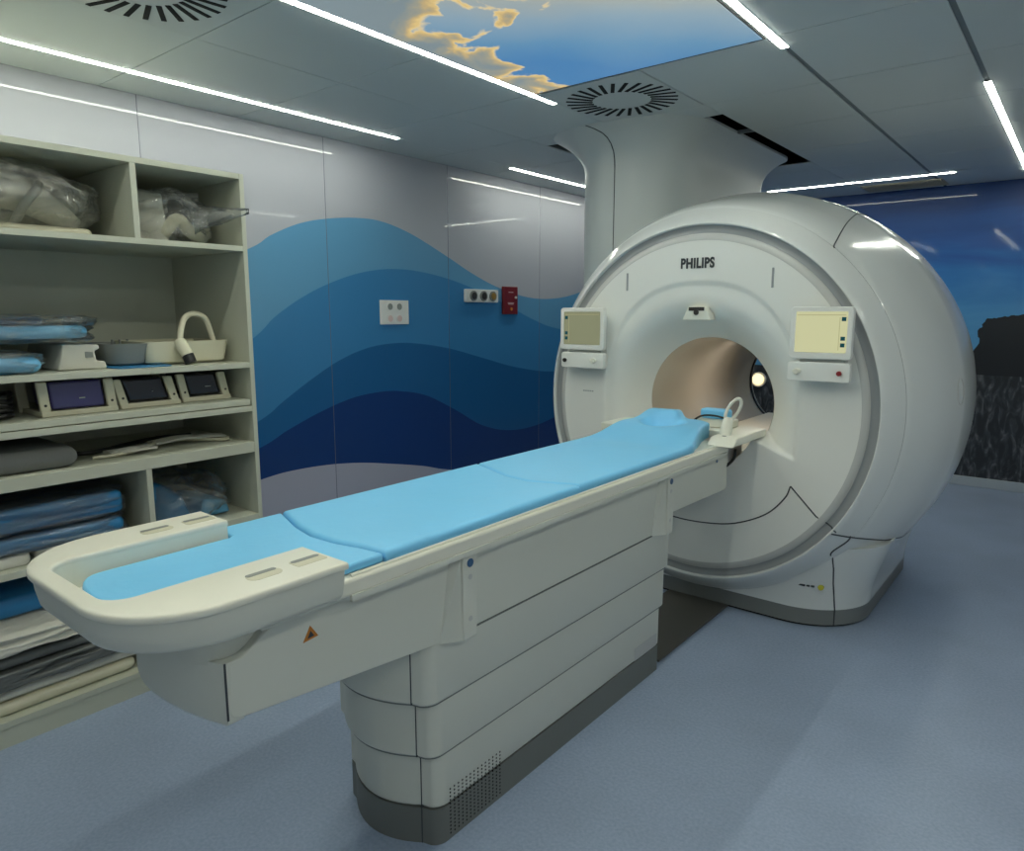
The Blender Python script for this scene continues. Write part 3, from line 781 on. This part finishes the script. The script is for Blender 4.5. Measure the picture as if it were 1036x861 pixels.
# ------------------------------------------------------------------ blue cushions
def pad_grid(xl, xr, yf0, yb0, zt, thick, nx=40, ny=60, edge=.014):
    """pad with per-column near/far outline functions; zt(u,x,y) top height"""
    bm = bmesh.new(); topv = []; botv = []
    for j in range(ny+1):
        v = j/ny; rt = []; rb = []
        for i in range(nx+1):
            u = i/nx
            # ease so that edges have more samples
            ue = .5-.5*math.cos(PI*u); ve = .5-.5*math.cos(PI*v)
            ym = yf0(.5)*(1-ve)+yb0(.5)*ve
            x = xl(ym)+(xr(ym)-xl(ym))*ue
            y = yf0(ue)*(1-ve)+yb0(ue)*ve
            d = min(x-xl(y), xr(y)-x, y-yf0(ue), yb0(ue)-y); d = max(d, 0)
            z = zt(x, y)
            if d < edge: z -= edge*(1-math.sqrt(max(0, 1-(1-d/edge)**2)))
            rt.append(bm.verts.new((x, y, z))); rb.append(bm.verts.new((x, y, min(thick, z-.002))))
        topv.append(rt); botv.append(rb)
    for j in range(ny):
        for i in range(nx):
            bm.faces.new((topv[j][i], topv[j][i+1], topv[j+1][i+1], topv[j+1][i]))
            bm.faces.new((botv[j][i], botv[j+1][i], botv[j+1][i+1], botv[j][i+1]))
    for i in range(nx):
        bm.faces.new((topv[0][i], botv[0][i], botv[0][i+1], topv[0][i+1])); bm.faces.new((topv[ny][i], topv[ny][i+1], botv[ny][i+1], botv[ny][i]))
    for j in range(ny):
        bm.faces.new((topv[j][0], topv[j+1][0], botv[j+1][0], botv[j][0])); bm.faces.new((topv[j][nx], botv[j][nx], botv[j+1][nx], topv[j+1][nx]))
    return bm
ZT = .951; ZB = .928
L_, R_ = CX-.252, CX+.246
# foot pad: narrow tongue in the tray, full width beyond it
nl = lambda y: CX-.142+(L_-(CX-.142))*sstep(.905, .925, y)
nr = lambda y: CX+.134+(R_-(CX+.134))*sstep(.905, .925, y)
def foot_far(u):
    return interp([(0,1.112),(.15,1.085),(.30,1.058),(.5,1.036),(.7,1.040),(.85,1.058),(1,1.066)], u)
def foot_near(u): t = abs(2*u-1); return .532+.045*t**3
def flat_pad(outline, z0, z1):
    bm = bmesh.new(); prism(bm, outline, 'z', z0, z1); return bm
ol = [(CX+.132, .60), (CX+.134, .895), (CX+.142, .908), (R_-.01, .909), (R_, .919)]
ol += [(L_+(R_-L_)*u, foot_far(u)) for u in [1-k/24 for k in range(25)]]
ol += [(L_, .919), (L_+.01, .909), (CX-.163, .908), (CX-.155, .895), (CX-.153, .59)]
ol += [(CX-.010-.143*math.cos(PI*k/14), .59-.070*math.sin(PI*k/14)**.8) for k in range(1, 14)]
tag(obj('foot_cushion', flat_pad(ol, ZB, .951), 'blue', bevel=.011, segs=4, org=(CX, .8, ZB)), 'light blue foot cushion lying in the cream foot tray of the table', 'cushion', 'blue table cushions')
mid_near = lambda u: foot_far(u)+.004
def mid_far(u): return interp([(0,1.958),(.2,1.915),(.45,1.862),(.65,1.848),(.85,1.885),(.93,1.905),(1,1.908)], u)
bm = pad_grid(lambda y: L_, lambda y: R_+.004, mid_near, mid_far, lambda x, y: .956, ZB)
tag(obj('body_cushion', bm, 'blue', smooth='all', org=(CX, 1.5, ZB)), 'light blue rectangular body cushion in the middle of the patient table', 'cushion', 'blue table cushions')
def head_l(y): return interp([(0,L_),(2.70,L_),(2.80,CX-.235),(2.95,CX-.222),(3.05,CX-.205),(3.12,CX-.180),(3.25,CX-.150)], y)
def head_r(y): return interp([(0,R_),(2.78,R_),(2.84,CX+.225),(2.92,CX+.205),(3.05,CX+.165),(3.12,CX+.150),(3.25,CX+.13)], y)
def head_z(x, y):
    dx = x-(CX-.02)
    ramp = sstep(2.68, 3.0, y)
    z = .956+ramp*.052
    z += .018*sstep(3.04, 3.12, y)*(1-sstep(.0, .05, dx))+.022*sstep(3.08, 3.15, y)*(1-sstep(.0, .03, dx-.0))*sstep(-.20,-.13,dx)
    z -= .012*sstep(.10, .2, dx)*ramp
    d = math.hypot((dx+.01)/.120, (y-3.035)/.115)
    z -= .050*(1-sstep(.45, 1.0, d))
    return z
bm = pad_grid(head_l, head_r, lambda u: mid_far(u)+.004, lambda u: 3.19+.015*math.sin(PI*u), head_z, ZB, nx=56, ny=120)
tag(obj('head_cushion', bm, 'blue', smooth='all', org=(CX, 2.6, ZB)), 'light blue head cushion with a raised hollow headrest at the tunnel end of the table', 'cushion', 'blue table cushions')
# head coil base under the headrest with loop cable
hb = thing('head_coil_base', 'cream coil connector base with an upright loop beside the headrest', 'coil base', (CX, 3.2, .926))
bm = bmesh.new(); prism(bm, rrect(CX-.335, CX+.335, 3.215, 3.44, (.06,.06,.02,.02), 6), 'z', .9275, .960)
obj('base_plate', bm, 'cradle', hb, bevel=.006)
bm = bmesh.new(); prism(bm, rrect(CX-.335, CX-.236, 2.965, 3.215, .014, 4), 'z', .9275, .982)
obj('side_wing', bm, 'cradle', hb, bevel=.006)
bm = bmesh.new(); prism(bm, [(2.985,.9275),(3.02,.956),(3.04,.964),(3.40,.964),(3.40,.9275)], 'x', CX+.212, CX+.338)
obj('connector_block', bm, 'cradle', hb, bevel=.008)
bm = bmesh.new(); tube(bm, [(CX+.250,3.11,.955),(CX+.250,3.122,.995),(CX+.252,3.135,1.030),(CX+.253,3.137,1.042)], [.027,.027,.023,.012], 16)
pl = obj('plug', bm, 'cradle', hb, smooth=True)
bm = bmesh.new(); loop = []
for k in range(29):
    a = -PI/2+.25+(2*PI-.5)*k/28
    u_, v_ = .024*math.cos(a), .052*math.sin(a)
    loop.append((CX+.270+u_*.95+v_*.42, 3.14+u_*.35+v_*.15, 1.078+v_-.15*u_))
tube(bm, loop, .0078, 10); obj('cable_loop', bm, 'cradle', pl, smooth=True)
bm = bmesh.new(); cyl(bm, (CX+.262, 3.068, .9632), .010, .002, 'z', 16); obj('port', bm, 'sockhole', hb)
bm = bmesh.new(); prism(bm, rrect(CX+.03, CX+.175, 3.31, 3.385, .02, 5), 'z', 1.0, 1.047)
PP = bm; obj('riser', (lambda b: (prism(b, rrect(CX+.02, CX+.20, 3.285, 3.40, .01, 4), 'z', .960, .9995), b)[1])(bmesh.new()), 'cradle', hb, bevel=.008); bm = PP
tag(obj('positioning_pad', bm, 'blue', org=(CX+.1, 3.34, 1.0), bevel=.012), 'small light blue pad behind the headrest at the mouth of the tunnel', 'cushion')
bm = bmesh.new(); tube(bm, smoothpts([(CX-.0,3.265,.968),(CX+.05,3.275,1.012),(CX+.12,3.275,1.022),(CX+.19,3.262,1.01),(CX+.20,3.25,.968)], 6), .005, 8)
tag(obj('strap', bm, 'darkplastic', smooth=True, org=(CX, 3.27, .97)), 'thin black strap across the pad behind the headrest', 'strap')

# ------------------------------------------------------------------ wall devices
X = WX
t = thing('socket_plate', 'square white plate with four round sockets on the blue wave wall', 'wall socket', (X, 3.40, 1.52))
obj('plate', BX(X, X+.012, 3.268, 3.532, 1.437, 1.605), 'socket', t, bevel=.004)
for y in (3.352, 3.438):
    for z in (1.478, 1.560):
        bm = bmesh.new(); cyl(bm, (X+.012, y, z), .030, .006, 'x', 24); s = obj('socket', bm, 'socket', t, bevel=.002)
        bm = bmesh.new(); cyl(bm, (X+.0175, y, z), .0225, .002, 'x', 24); 
        obj('socket_well', bm, 'coilgrey' if z > 1.5 else 'paleprint', s)
t = thing('gas_outlet_strip', 'white strip with three round dark outlets on the wall, left of the red box', 'wall outlet', (X, 4.32, 1.65))
bm = bmesh.new(); prism(bm, rrect(4.125, 4.512, 1.600, 1.702, .01, 4), 'x', X, X+.03); obj('plate', bm, 'socket', t, bevel=.004)
for y, c in ((4.205,'sockhole'), (4.325,'sockhole'), (4.44,'ochre')):
    bm = bmesh.new(); cyl(bm, (X+.03, y, 1.650), .040, .010, 'x', 24); s = obj('outlet_ring', bm, 'coilgrey', t)
    bm = bmesh.new(); cyl(bm, (X+.038, y, 1.650), .028, .006, 'x', 20); obj('outlet_port', bm, c, s)
t = thing('alarm_plate', 'dark red upright wall box with faint lettering right of the outlet strip', 'alarm box', (X, 4.68, 1.62))
obj('plate', BX(X-.0005, X+.025, 4.588, 4.776, 1.505, 1.735), 'red', t, bevel=.006)
for z, a, b in ((1.688,4.65,4.712),(1.60,4.64,4.72),(1.590,4.645,4.715)):
    obj('print_line', BX(X+.024, X+.0262, a, b, z-.0035, z+.0025), 'paleprint', t)
bm = bmesh.new(); cyl(bm, (X+.024, 4.742, 1.645), .010, .012, 'x', 16); obj('indicator', bm, 'socket', t)
bm = bmesh.new(); cyl(bm, (X+.024, 4.685, 1.548), .013, .008, 'x', 16); obj('button', bm, 'orange', t)
# round lamp seen through the tunnel
t = thing('wall_lamp', 'round glowing lamp on the far wall seen through the scanner tunnel', 'lamp', (-2.612, FY, .835))
bm = bmesh.new(); cyl(bm, (-2.612, FY-.03, .835), .075, .03, 'y', 28); obj('lamp_base', bm, 'socket', t)
bm = bmesh.new(); cyl(bm, (-2.612, FY-.055, .835), .055, .026, 'y', 28, r2=.062); obj('lamp_glass', bm, 'lamp', t, bevel=.01)

# ------------------------------------------------------------------ shelving
SX, SB, SY0, SY1 = -2.82, -3.46, .10, 1.69
sh = thing('open_shelving', 'tall off white open shelving unit full of coils and pads at the left wall', 'shelving', (-3.2, .9, 0))
for (y0, y1) in ((SY0, SY0+.02), (SY1-.02, SY1)):
    obj('side_panel', BX(WX+.002, SX, y0, y1, 0, 2.092), 'shelf', sh, bevel=.0015)
obj('back_panel', BX(SB-.01, SB, SY0+.02, SY1-.02, .03, 2.072), 'shelf', sh)
obj('top_board', BX(WX+.002, SX-.001, SY0+.02, SY1-.02, 2.070, 2.092), 'shelf', sh, bevel=.0015)
for z0, z1 in ((1.776,1.798),(1.283,1.306),(.910,.956),(.602,.628)):
    obj('shelf_board', BX(SB, SX-.001, SY0+.02, SY1-.02, z0, z1), 'shelf', sh, bevel=.0015)
obj('shelf_board', BX(SB, SX-.001, SY0+.02, SY1-.02, 1.092, 1.116), 'shelf', sh, bevel=.0015)
obj('pull_out_board', BX(SB, SX-.006, SY0+.025, SY1-.025, 1.120, 1.144), 'shelf', sh, bevel=.0015)
obj('bottom_board', BX(SB, SX-.001, SY0+.02, SY1-.02, .072, .096), 'shelf', sh, bevel=.0015)
obj('plinth_board', BX(SX-.03, SX-.004, SY0+.02, SY1-.02, 0, .072), 'shelf', sh)
for z0, z1, y in ((1.798,2.070,1.242),(.628,.910,1.212)):
    obj('divider', BX(SB, SX-.002, y-.011, y+.011, z0, z1), 'shelf', sh, bevel=.0015)

def bag(name, c, size, seed, m='film', amp=.16, sub=4, parent=None, zfloor=None, sq=3.0, clampbox=None):
    """crumpled plastic bag: squared ellipsoid with ridged folds"""
    bm = bmesh.new(); bmesh.ops.create_icosphere(bm, subdivisions=sub, radius=1)
    for v in bm.verts:
        d = v.co.normalized()
        q = (abs(d.x)**sq+abs(d.y)**sq+abs(d.z)**sq)**(-1/sq)
        s = Vector((seed*3.7, seed*1.3, seed*2.1))
        f = 0
        for o_, a_ in ((1.7, 1.0), (3.6, .42), (8.0, .14)):
            f += a_*(1-2*abs(noise.noise(d*o_+s)))
        p = d*q*(1+amp*(f-.9))
        p = Vector((c[0]+p.x*size[0], c[1]+p.y*size[1], c[2]+p.z*size[2]))
        if zfloor is not None: p.z = max(p.z, zfloor+.002+.004*abs(noise.noise(d*9)))
        if clampbox:
            for k in range(3):
                lo, hi = clampbox[k]
                if lo is not None: p[k] = max(p[k], lo+.004*abs(noise.noise(d*7)))
                if hi is not None: p[k] = min(p[k], hi-.004*abs(noise.noise(d*7+s)))
        v.co = p
    return bm

def padblock(x0, x1, y0, y1, z0, z1, seed, sag=.0, r=.02):
    """soft pad: rounded block with slightly wavy faces"""
    bm = bmesh.new(); rings = []
    n = 28
    hh = (z1-z0)/2; e = min(r, hh)
    prof = []
    for k in range(9):
        a = -PI/2+PI*k/8; prof.append((e*(1-math.cos(a)), (z0+hh)+(hh-e)*(1 if a > 0 else -1 if a < 0 else 0)+e*math.sin(a)))
    for ins, z in prof:
        pl_ = rrect(x0+ins, x1-ins, y0+ins, y1-ins, .03, 6)
        den = []
        for i, p in enumerate(pl_):
            q = pl_[(i+1) % len(pl_)]
            m_ = max(1, int(math.hypot(q[0]-p[0], q[1]-p[1])/.04))
            for t in range(m_): den.append((p[0]+(q[0]-p[0])*t/m_, p[1]+(q[1]-p[1])*t/m_))
        rings.append([(x+.004*noise.noise(Vector((x*9, y*9, seed))), y+.004*noise.noise(Vector((y*9, x*9, seed+5))), z+.004*noise.noise(Vector((x*6, y*6, z*5+seed)))*(0 if z < z0+.004 else 1)) for x, y in den])
    loft(bm, rings); return bm

# 1. top left: coil in a clear bag
t = thing('bagged_coil', 'large pale coil in a crumpled clear plastic bag, top shelf left compartment', 'bagged coil', (-3.1, .95, 1.798))
bm = bmesh.new()
pts = [(-3.08, .62+.5*k/16, 1.845+.115*math.sin(PI*k/16)) for k in range(17)]
tube(bm, pts, [.035+.035*math.sin(PI*k/16) for k in range(17)], 14)
obj('coil_arch', bm, 'whitefoam', t, smooth=True)
bm = padblock(-3.35, -2.95, .55, 1.14, 1.800, 1.83, 3, r=.014); obj('coil_base', bm, 'cream', t, smooth=True)
bm = bmesh.new(); tube(bm, [(-3.02,.9,1.83),(-2.99,.93,1.90),(-3.0,.98,1.96),(-3.05,1.0,1.985)], .016, 10); obj('coil_handle', bm, 'coilgrey', t, smooth=True)
bm = bag('b', (-3.12, .83, 1.925), (.26, .37, .135), 2, zfloor=1.799, amp=.15, sub=5, sq=2.3, clampbox=((None,-2.835),(None,1.225),(1.8,2.062)))
obj('plastic_bag', bm, 'filmthick', t, smooth='all', label='crumpled clear plastic')
# 2. top right
t = thing('bagged_coil_box', 'pale boxy coil in a clear plastic bag, top shelf right compartment', 'bagged coil', (-3.1, 1.45, 1.798))
obj('coil_box', (lambda b: (prism(b, [(1.30,1.80),(1.44,1.80),(1.42,2.0),(1.315,2.0)], 'x', -3.3, -2.98), b)[1])(bmesh.new()), 'whitefoam', t, bevel=.012)
bm = bmesh.new(); tube(bm, smoothpts([(-3.0,1.42,1.84),(-2.97,1.47,1.90),(-2.98,1.52,1.86),(-3.0,1.58,1.83)], 5), .026, 12); obj('coil_lobe', bm, 'cream', t, smooth=True)
bm = bag('b', (-3.08, 1.445, 1.905), (.2, .17, .115), 7, zfloor=1.799, amp=.22, sub=5, clampbox=((None,-2.835),(1.26,1.665),(1.8,2.06)))
obj('plastic_bag', bm, 'film', t, smooth='all', label='crumpled clear plastic')
bm = bmesh.new(); rr_ = []
for k in range(7):
    cc_ = Vector((-2.93+.027*k, 1.52+.026*k, 1.90+.006*k)); s_ = .046*(1-k/7.4)
    rr_.append([(cc_.x+s_*.3*math.cos(a*PI/7)*(1+.3*math.sin(a*2.2+k)), cc_.y-s_*.2*math.cos(a*PI/7), cc_.z+s_*math.sin(a*PI/7)*(1+.35*math.sin(a*3+k))) for a in range(14)])
loft(bm, rr_); obj('bag_neck', bm, 'film', t, smooth='all')
# 3. second shelf: blue pads in film, white coil piece, cream tray coil
t = thing('wrapped_pad', 'light blue pad in shiny film, on top of the pile left on the second shelf', 'wrapped pad', (-3.1, .8, 1.42))
obj('pad', padblock(-3.38, -2.92, .35, 1.08, 1.425, 1.472, 1), 'bluelight', t, smooth=True)
obj('pad_cover', padblock(-3.40, -3.05, .30, .98, 1.474, 1.51, 4), 'bluewrap', t, smooth=True)
bm = bag('b', (-3.12, .78, 1.462), (.27, .34, .052), 11, amp=.13, sub=5, sq=5, clampbox=((None,-2.85),(None,1.14),(1.402,1.53)))
obj('film_wrap', bm, 'film', t, smooth='all')
WC = 1
t = thing('wrapped_cushion', 'small rounded blue cushion in film under the pile on the second shelf', 'wrapped cushion', (-3.0, .7, 1.306))
obj('cushion', padblock(-3.12, -2.86, .45, .90, 1.308, 1.365, 8, r=.028), 'bluelight', t, smooth=True)
bm = bag('b', (-3.0, .70, 1.345), (.16, .215, .044), 5, zfloor=1.307, amp=.15, sub=5, sq=4, clampbox=((None,-2.84),(None,None),(1.307,1.40)))
obj('film_wrap', bm, 'film', t, smooth='all')
t = thing('white_coil', 'white plastic coil shell under the wrapped blue pad on the second shelf', 'coil', (-3.05, 1.03, 1.306))
bm = bmesh.new(); prism(bm, [(.965,1.308),(1.135,1.308),(1.13,1.335),(1.10,1.34),(1.095,1.375),(1.115,1.385),(1.11,1.40),(.99,1.402),(.98,1.36)], 'x', -3.3, -2.93); obj('shell', bm, 'whitefoam', t, bevel=.006)
bm = bmesh.new(); prism(bm, [(1.06,1.352),(1.088,1.352),(1.086,1.372),(1.06,1.374)], 'x', -2.935, -2.926); obj('clip', bm, 'coilgrey', t)
tag(obj('blue_sheet', padblock(-3.35, -2.86, 1.145, 1.36, 1.3065, 1.310, 2, r=.0015), 'bluewrap', org=(-3.1,1.2,1.306)), 'thin blue sheet lying flat under the cream tray coil', 'sheet')
t = thing('tray_coil', 'cream tray shaped coil with a grey end and an arched cable on the second shelf', 'coil', (-3.1, 1.4, 1.311))
def hull(y0, y1, x0, x1, z0, z1, r, flare=.012):
    b = bmesh.new(); rg = []
    for z, i_ in ((z0, flare+.012), (z0+.008, flare), (z1, 0)): rg.append([(x, y, z) for x, y in rrect(x0+i_, x1-i_, y0+i_, y1-i_, r, 7)])
    ii = .014
    rg.append([(x, y, z1) for x, y in rrect(x0+ii, x1-ii, y0+ii, y1-ii, max(r-.01, .004), 7)])
    rg.append([(x, y, z0+.03) for x, y in rrect(x0+ii+.006, x1-ii-.006, y0+ii+.006, y1-ii-.006, max(r-.012, .004), 7)])
    loft(b, rg); return b
obj('tray_body', hull(1.285, 1.645, -3.25, -2.93, 1.3108, 1.402, .03), 'cream', t, smooth=True)
obj('grey_end', hull(1.145, 1.335, -3.235, -2.935, 1.3108, 1.398, .06, .022), 'coilgrey', t, smooth=True, label='grey rounded end')
bm = bmesh.new()
for y in (1.235,1.265,1.295): cyl(bm, (-3.12, y, 1.36), .005, .05, 'z', 8)
obj('pins', bm, 'coilgrey', t)
bm = bmesh.new(); tube(bm, smoothpts([(-2.93,1.425,1.395),(-2.95,1.44,1.44),(-2.98,1.475,1.495),(-3.0,1.525,1.515),(-3.0,1.575,1.495),(-3.0,1.598,1.43),(-3.0,1.61,1.38)], 6), .0125, 10)
obj('cable', bm, 'cream', t, smooth=True)
bm = bmesh.new(); tube(bm, [(-2.932,1.425,1.40),(-2.915,1.425,1.385),(-2.895,1.435,1.345)], [.023,.027,.024], 14); pg = obj('connector', bm, 'cream', t, smooth=True)
bm = bmesh.new(); tube(bm, [(-2.895,1.435,1.347),(-2.884,1.442,1.3135)], .0235, 14); obj('connector_tip', bm, 'darkplastic', pg, smooth=True, label='black plug end')
bm = bmesh.new(); cyl(bm, (-3.12,1.54,1.356), .035, .05, 'z', 20); obj('boss', bm, 'cream', t, bevel=.006)
# 4. third shelf: three frame coils with dark windows
def framecoil(x, y0, y1, z0, hgt, lean, win, label):
    t = thing('frame_coil', label, 'coil', (x, (y0+y1)/2, z0), 'frame coils on the third shelf')
    zt_ = z0+hgt
    def post(ya, yb):
        b = bmesh.new()
        prism(b, [(ya, z0), (yb, z0), (yb-lean, zt_), (ya-lean, zt_)], 'x', x-.02, x); return b
    for (ya, yb) in ((y0, y0+.034), (y1-.034, y1)):
        p = obj('end_post', post(ya, yb), 'cream', t, bevel=.006)
        b = bmesh.new(); cyl(b, (x-.001, (ya+yb)/2-lean*.3, z0+.042), .005, .002, 'x', 10); obj('screw', b, 'sockhole', p)
    for (ya, yb) in ((y0-.012, y0+.026), (y1-.05, y1-.014)):
        b = bmesh.new(); prism(b, [(ya, z0), (yb, z0), (yb-lean, zt_), (ya-lean, zt_)], 'x', x-.22, x-.20)
        obj('rear_post', b, 'cream', t, bevel=.005)
    b = bmesh.new(); box(b, x-.02, x+.001, y0, y1, z0, z0+.02); box(b, x-.22, x-.02, y0, y0+.02, z0, z0+.018); box(b, x-.22, x-.02, y1-.02, y1, z0, z0+.018)
    obj('bottom_frame', b, 'cream', t, bevel=.003)
    b = bmesh.new(); prism(b, [(y0+.038, z0+.022), (y1-.038, z0+.022), (y1-.038-lean, zt_-.002), (y0+.038-lean, zt_-.002)], 'x', x-.19, x-.012)
    wn = obj('window', b, win, t, bevel=.012)
    b = bmesh.new(); box(b, x-.0118, x-.010, y0+.13, y1-.11, z0+.058, z0+.062); obj('window_print', b, 'coilgrey', wn)
framecoil(-2.90, .890, 1.150, 1.1445, .128, .010, 'purple', 'cream frame coil with a lit purple window, leftmost of the three on the third shelf')
framecoil(-2.92, 1.170, 1.405, 1.1445, .118, .030, 'darkwin', 'cream frame coil with a dark window, middle of the three on the third shelf')
framecoil(-2.94, 1.425, 1.640, 1.1445, .120, .024, 'darkwin', 'cream frame coil with a black window, rightmost of the three on the third shelf')
t = thing('cable_bundle', 'dark coiled cables beside the purple windowed coil on the third shelf', 'cables', (-3.05, .76, 1.1445))
bm = bmesh.new(); random.seed(4)
for c_ in range(5):
    tube(bm, [(-3.02+.09*math.cos(a*PI/10), .775+.052*math.sin(a*PI/10), 1.158+.018*c_+.004*math.sin(a*.9+c_)) for a in range(20)], .0085, 8, closed=True)
obj('coils', bm, 'darkplastic', t, smooth=True)
# 5. fourth shelf
tag(obj('grey_cushion', padblock(-3.25, -2.86, .42, .985, .957, 1.035, 13, r=.038), 'greyfab', smooth=True, org=(-3.05,.7,.957)), 'flat grey rounded cushion at the left on the fourth shelf', 'cushion')
t = thing('strap_pile', 'thin white and dark straps and tubes lying on the fourth shelf', 'straps', (-3.0, 1.35, .957))
bm = bmesh.new()
tube(bm, smoothpts([(-2.95,1.06,.964),(-2.93,1.14,.966),(-2.94,1.22,.97),(-3.0,1.30,.975),(-3.05,1.40,.972),(-3.0,1.5,.970),(-2.93,1.58,.966),(-2.96,1.62,.966),(-3.05,1.58,.966),(-3.1,1.45,.966)], 6), .0065, 8)
obj('white_tube', bm, 'cream', t, smooth=True)
for k, (a_, b_, c_, wd) in enumerate((((-2.98,1.12,.972),(-2.93,1.2,.982),(-2.96,1.29,.976),.03), ((-3.04,1.32,.975),(-3.0,1.42,.99),(-3.0,1.50,.985),.034), ((-3.05,1.48,.97),(-3.0,1.55,.982),(-2.99,1.61,.975),.026))):
    bm = bmesh.new(); P_ = smoothpts([a_, b_, c_], 6)
    loft(bm, [[(p.x-wd, p.y, p.z-.006), (p.x+wd, p.y+.01, p.z-.008), (p.x+wd, p.y+.01, p.z), (p.x, p.y, p.z+.008), (p.x-wd, p.y, p.z+.003)] for p in P_])
    obj('strap', bm, 'whitefoam', t, smooth=True)
bm = bmesh.new(); tube(bm, smoothpts([(-3.1,1.0,.966),(-3.05,1.1,.967),(-3.12,1.25,.967),(-3.18,1.4,.967),(-3.15,1.55,.967)], 6), .009, 8); obj('dark_cable', bm, 'darkplastic', t, smooth=True)
# 6. fifth shelf: wrapped pads
def wrapped(x0, x1, y0, y1, z0, z1, seed, m, label, grp=None):
    t = thing('wrapped_mattress', label, 'wrapped pad', ((x0+x1)/2, (y0+y1)/2, z0), grp)
    obj('pad', padblock(x0, x1, y0, y1, z0+.004, z1-.006, seed), m, t, smooth=True)
    bm = bag('b', ((x0+x1)/2, (y0+y1)/2, (z0+z1)/2), ((x1-x0)/2+.012, (y1-y0)/2+.025, (z1-z0)/2+.008), seed, amp=.07, sub=5, sq=7,
             clampbox=((None, SX-.004), (None, y1+.035), (z0+.001, z1+.004)))
    obj('film_wrap', bm, 'filmclear', t, smooth='all')
wrapped(-3.38, -2.88, .35, 1.135, .742, .838, 21, 'bluewrap', 'thick blue pad in clear film, upper one of the pair on the fifth shelf', 'wrapped blue pads on the fifth shelf')
wrapped(-3.36, -2.87, .35, 1.130, .672, .735, 22, 'bluewrap', 'thin blue pad in clear film, lower one of the pair on the fifth shelf', 'wrapped blue pads on the fifth shelf')
tag(obj('foam_block', padblock(-3.3, -2.86, .35, .80, .629, .668, 31, r=.01), 'whitefoam', smooth=True, org=(-3.1,.6,.629)), 'off white foam slab under the wrapped blue pads, left', 'foam slab')
tag(obj('foam_block', padblock(-3.3, -2.87, .82, 1.12, .629, .666, 32, r=.01), 'whitefoam', smooth=True, org=(-3.1,.95,.629)), 'off white foam slab under the wrapped blue pads, right', 'foam slab')
t = thing('wrapped_wedge', 'blue foam wedge in clear film in the small compartment right of the divider', 'wrapped pad', (-3.08, 1.42, .629))
bm = bmesh.new(); prism(bm, [(1.245,.632),(1.44,.632),(1.40,.74),(1.33,.80),(1.25,.835)], 'x', -3.35, -2.95); obj('wedge', bm, 'bluewrap', t, bevel=.02)
bm = bmesh.new(); prism(bm, [(1.46,.632),(1.60,.632),(1.585,.69),(1.48,.715)], 'x', -3.2, -2.93); obj('small_wedge', bm, 'bluelight', t, bevel=.015)
bm = bag('b', (-3.1, 1.42, .72), (.25, .19, .10), 15, zfloor=.629, amp=.16, sub=5, clampbox=((None,-2.835),(1.23,1.655),(.629,.86)))
obj('film_wrap', bm, 'film', t, smooth='all')
# 7. bottom
tag(obj('blue_pad', padblock(-3.36, -2.93, .35, .93, .425, .500, 41), 'bluewrap', smooth=True, org=(-3.1,.64,.425)), 'large dark blue pad lying on top of the bottom pile', 'pad')
bm = bag('b', (-3.08, .66, .362), (.23, .38, .055), 43, amp=.12, sub=5, sq=5, clampbox=((None,-2.84),(.34,1.0),(.306,.422)))
tag(obj('film_bundle', bm, 'whitefoam', smooth='all', org=(-3.1,.7,.306)), 'pale grey crumpled bundle directly under the dark blue pad of the bottom pile', 'plastic bundle')
tag(obj('grey_mat', padblock(-3.36, -2.87, .35, 1.14, .262, .302, 42, r=.02), 'greyplastic', smooth=True, org=(-3.1,.8,.262)), 'folded grey film mat beneath the pale crumpled bundle', 'mat')
bm = bag('b', (-3.1, .78, .226), (.26, .44, .036), 44, m='film', amp=.2, sub=5, sq=5, clampbox=((None,-2.85),(.33,1.21),(.192,.260)))
tag(obj('grey_cover', bm, 'greyplastic', smooth='all', org=(-3.1,.8,.192)), 'crumpled grey plastic cover in the middle of the bottom shelf pile', 'plastic cover')
tag(obj('folded_sheet', padblock(-3.34, -2.87, .35, 1.20, .146, .190, 45, r=.02), 'whitefoam', smooth=True, org=(-3.1,.8,.146)), 'off white folded sheet, second from the bottom of the lowest shelf', 'folded sheet', 'folded sheets on the lowest shelf')
tag(obj('folded_sheet', padblock(-3.34, -2.86, .35, 1.12, .098, .144, 46, r=.02), 'cream', smooth=True, org=(-3.1,.8,.098)), 'cream folded sheet lying lowest on the bottom shelf board', 'folded sheet', 'folded sheets on the lowest shelf')
bm = bag('b', (-2.95, 1.285, .13), (.07, .065, .035), 47, amp=.25, sub=4, clampbox=((None,-2.84),(1.21,1.38),(.097,.17)))
tag(obj('film_scrap', bm, 'filmthick', smooth='all', org=(-2.95,1.28,.097)), 'clear crumpled film scrap at the right end of the bottom pile', 'plastic film')

# ------------------------------------------------------------------ lights inside the tunnel, camera, world
L = bpy.data.lights.new('tunnel_light', 'AREA'); L.energy = 2.6; L.color = (1, .90, .77); L.size = .5; L.size_y = .04; L.shape = 'RECTANGLE'
lo = bpy.data.objects.new('tunnel_light', L); COL.objects.link(lo); lo.location = (CX, 4.2, CZ+.31)
S.world = bpy.data.worlds.new('world'); S.world.use_nodes = True
S.world.node_tree.nodes['Background'].inputs[0].default_value = (.5, .55, .62, 1)
S.world.node_tree.nodes['Background'].inputs[1].default_value = .0
cd = bpy.data.cameras.new('camera'); cam = bpy.data.objects.new('camera', cd); COL.objects.link(cam)
cd.sensor_width = 36; cd.lens = 714.2/1036*36; cd.clip_start = .05
cam.location = (0, 0, H); cam.rotation_euler = (math.radians(90-9.095), 0, math.radians(39.02))
S.camera = cam
S.view_settings.view_transform = 'Standard'; S.view_settings.look = 'None'; S.view_settings.gamma = 1; S.view_settings.use_curve_mapping = False
S.view_settings.exposure = .22
S.cycles.max_bounces = 10; S.cycles.diffuse_bounces = 6; S.cycles.transparent_max_bounces = 24
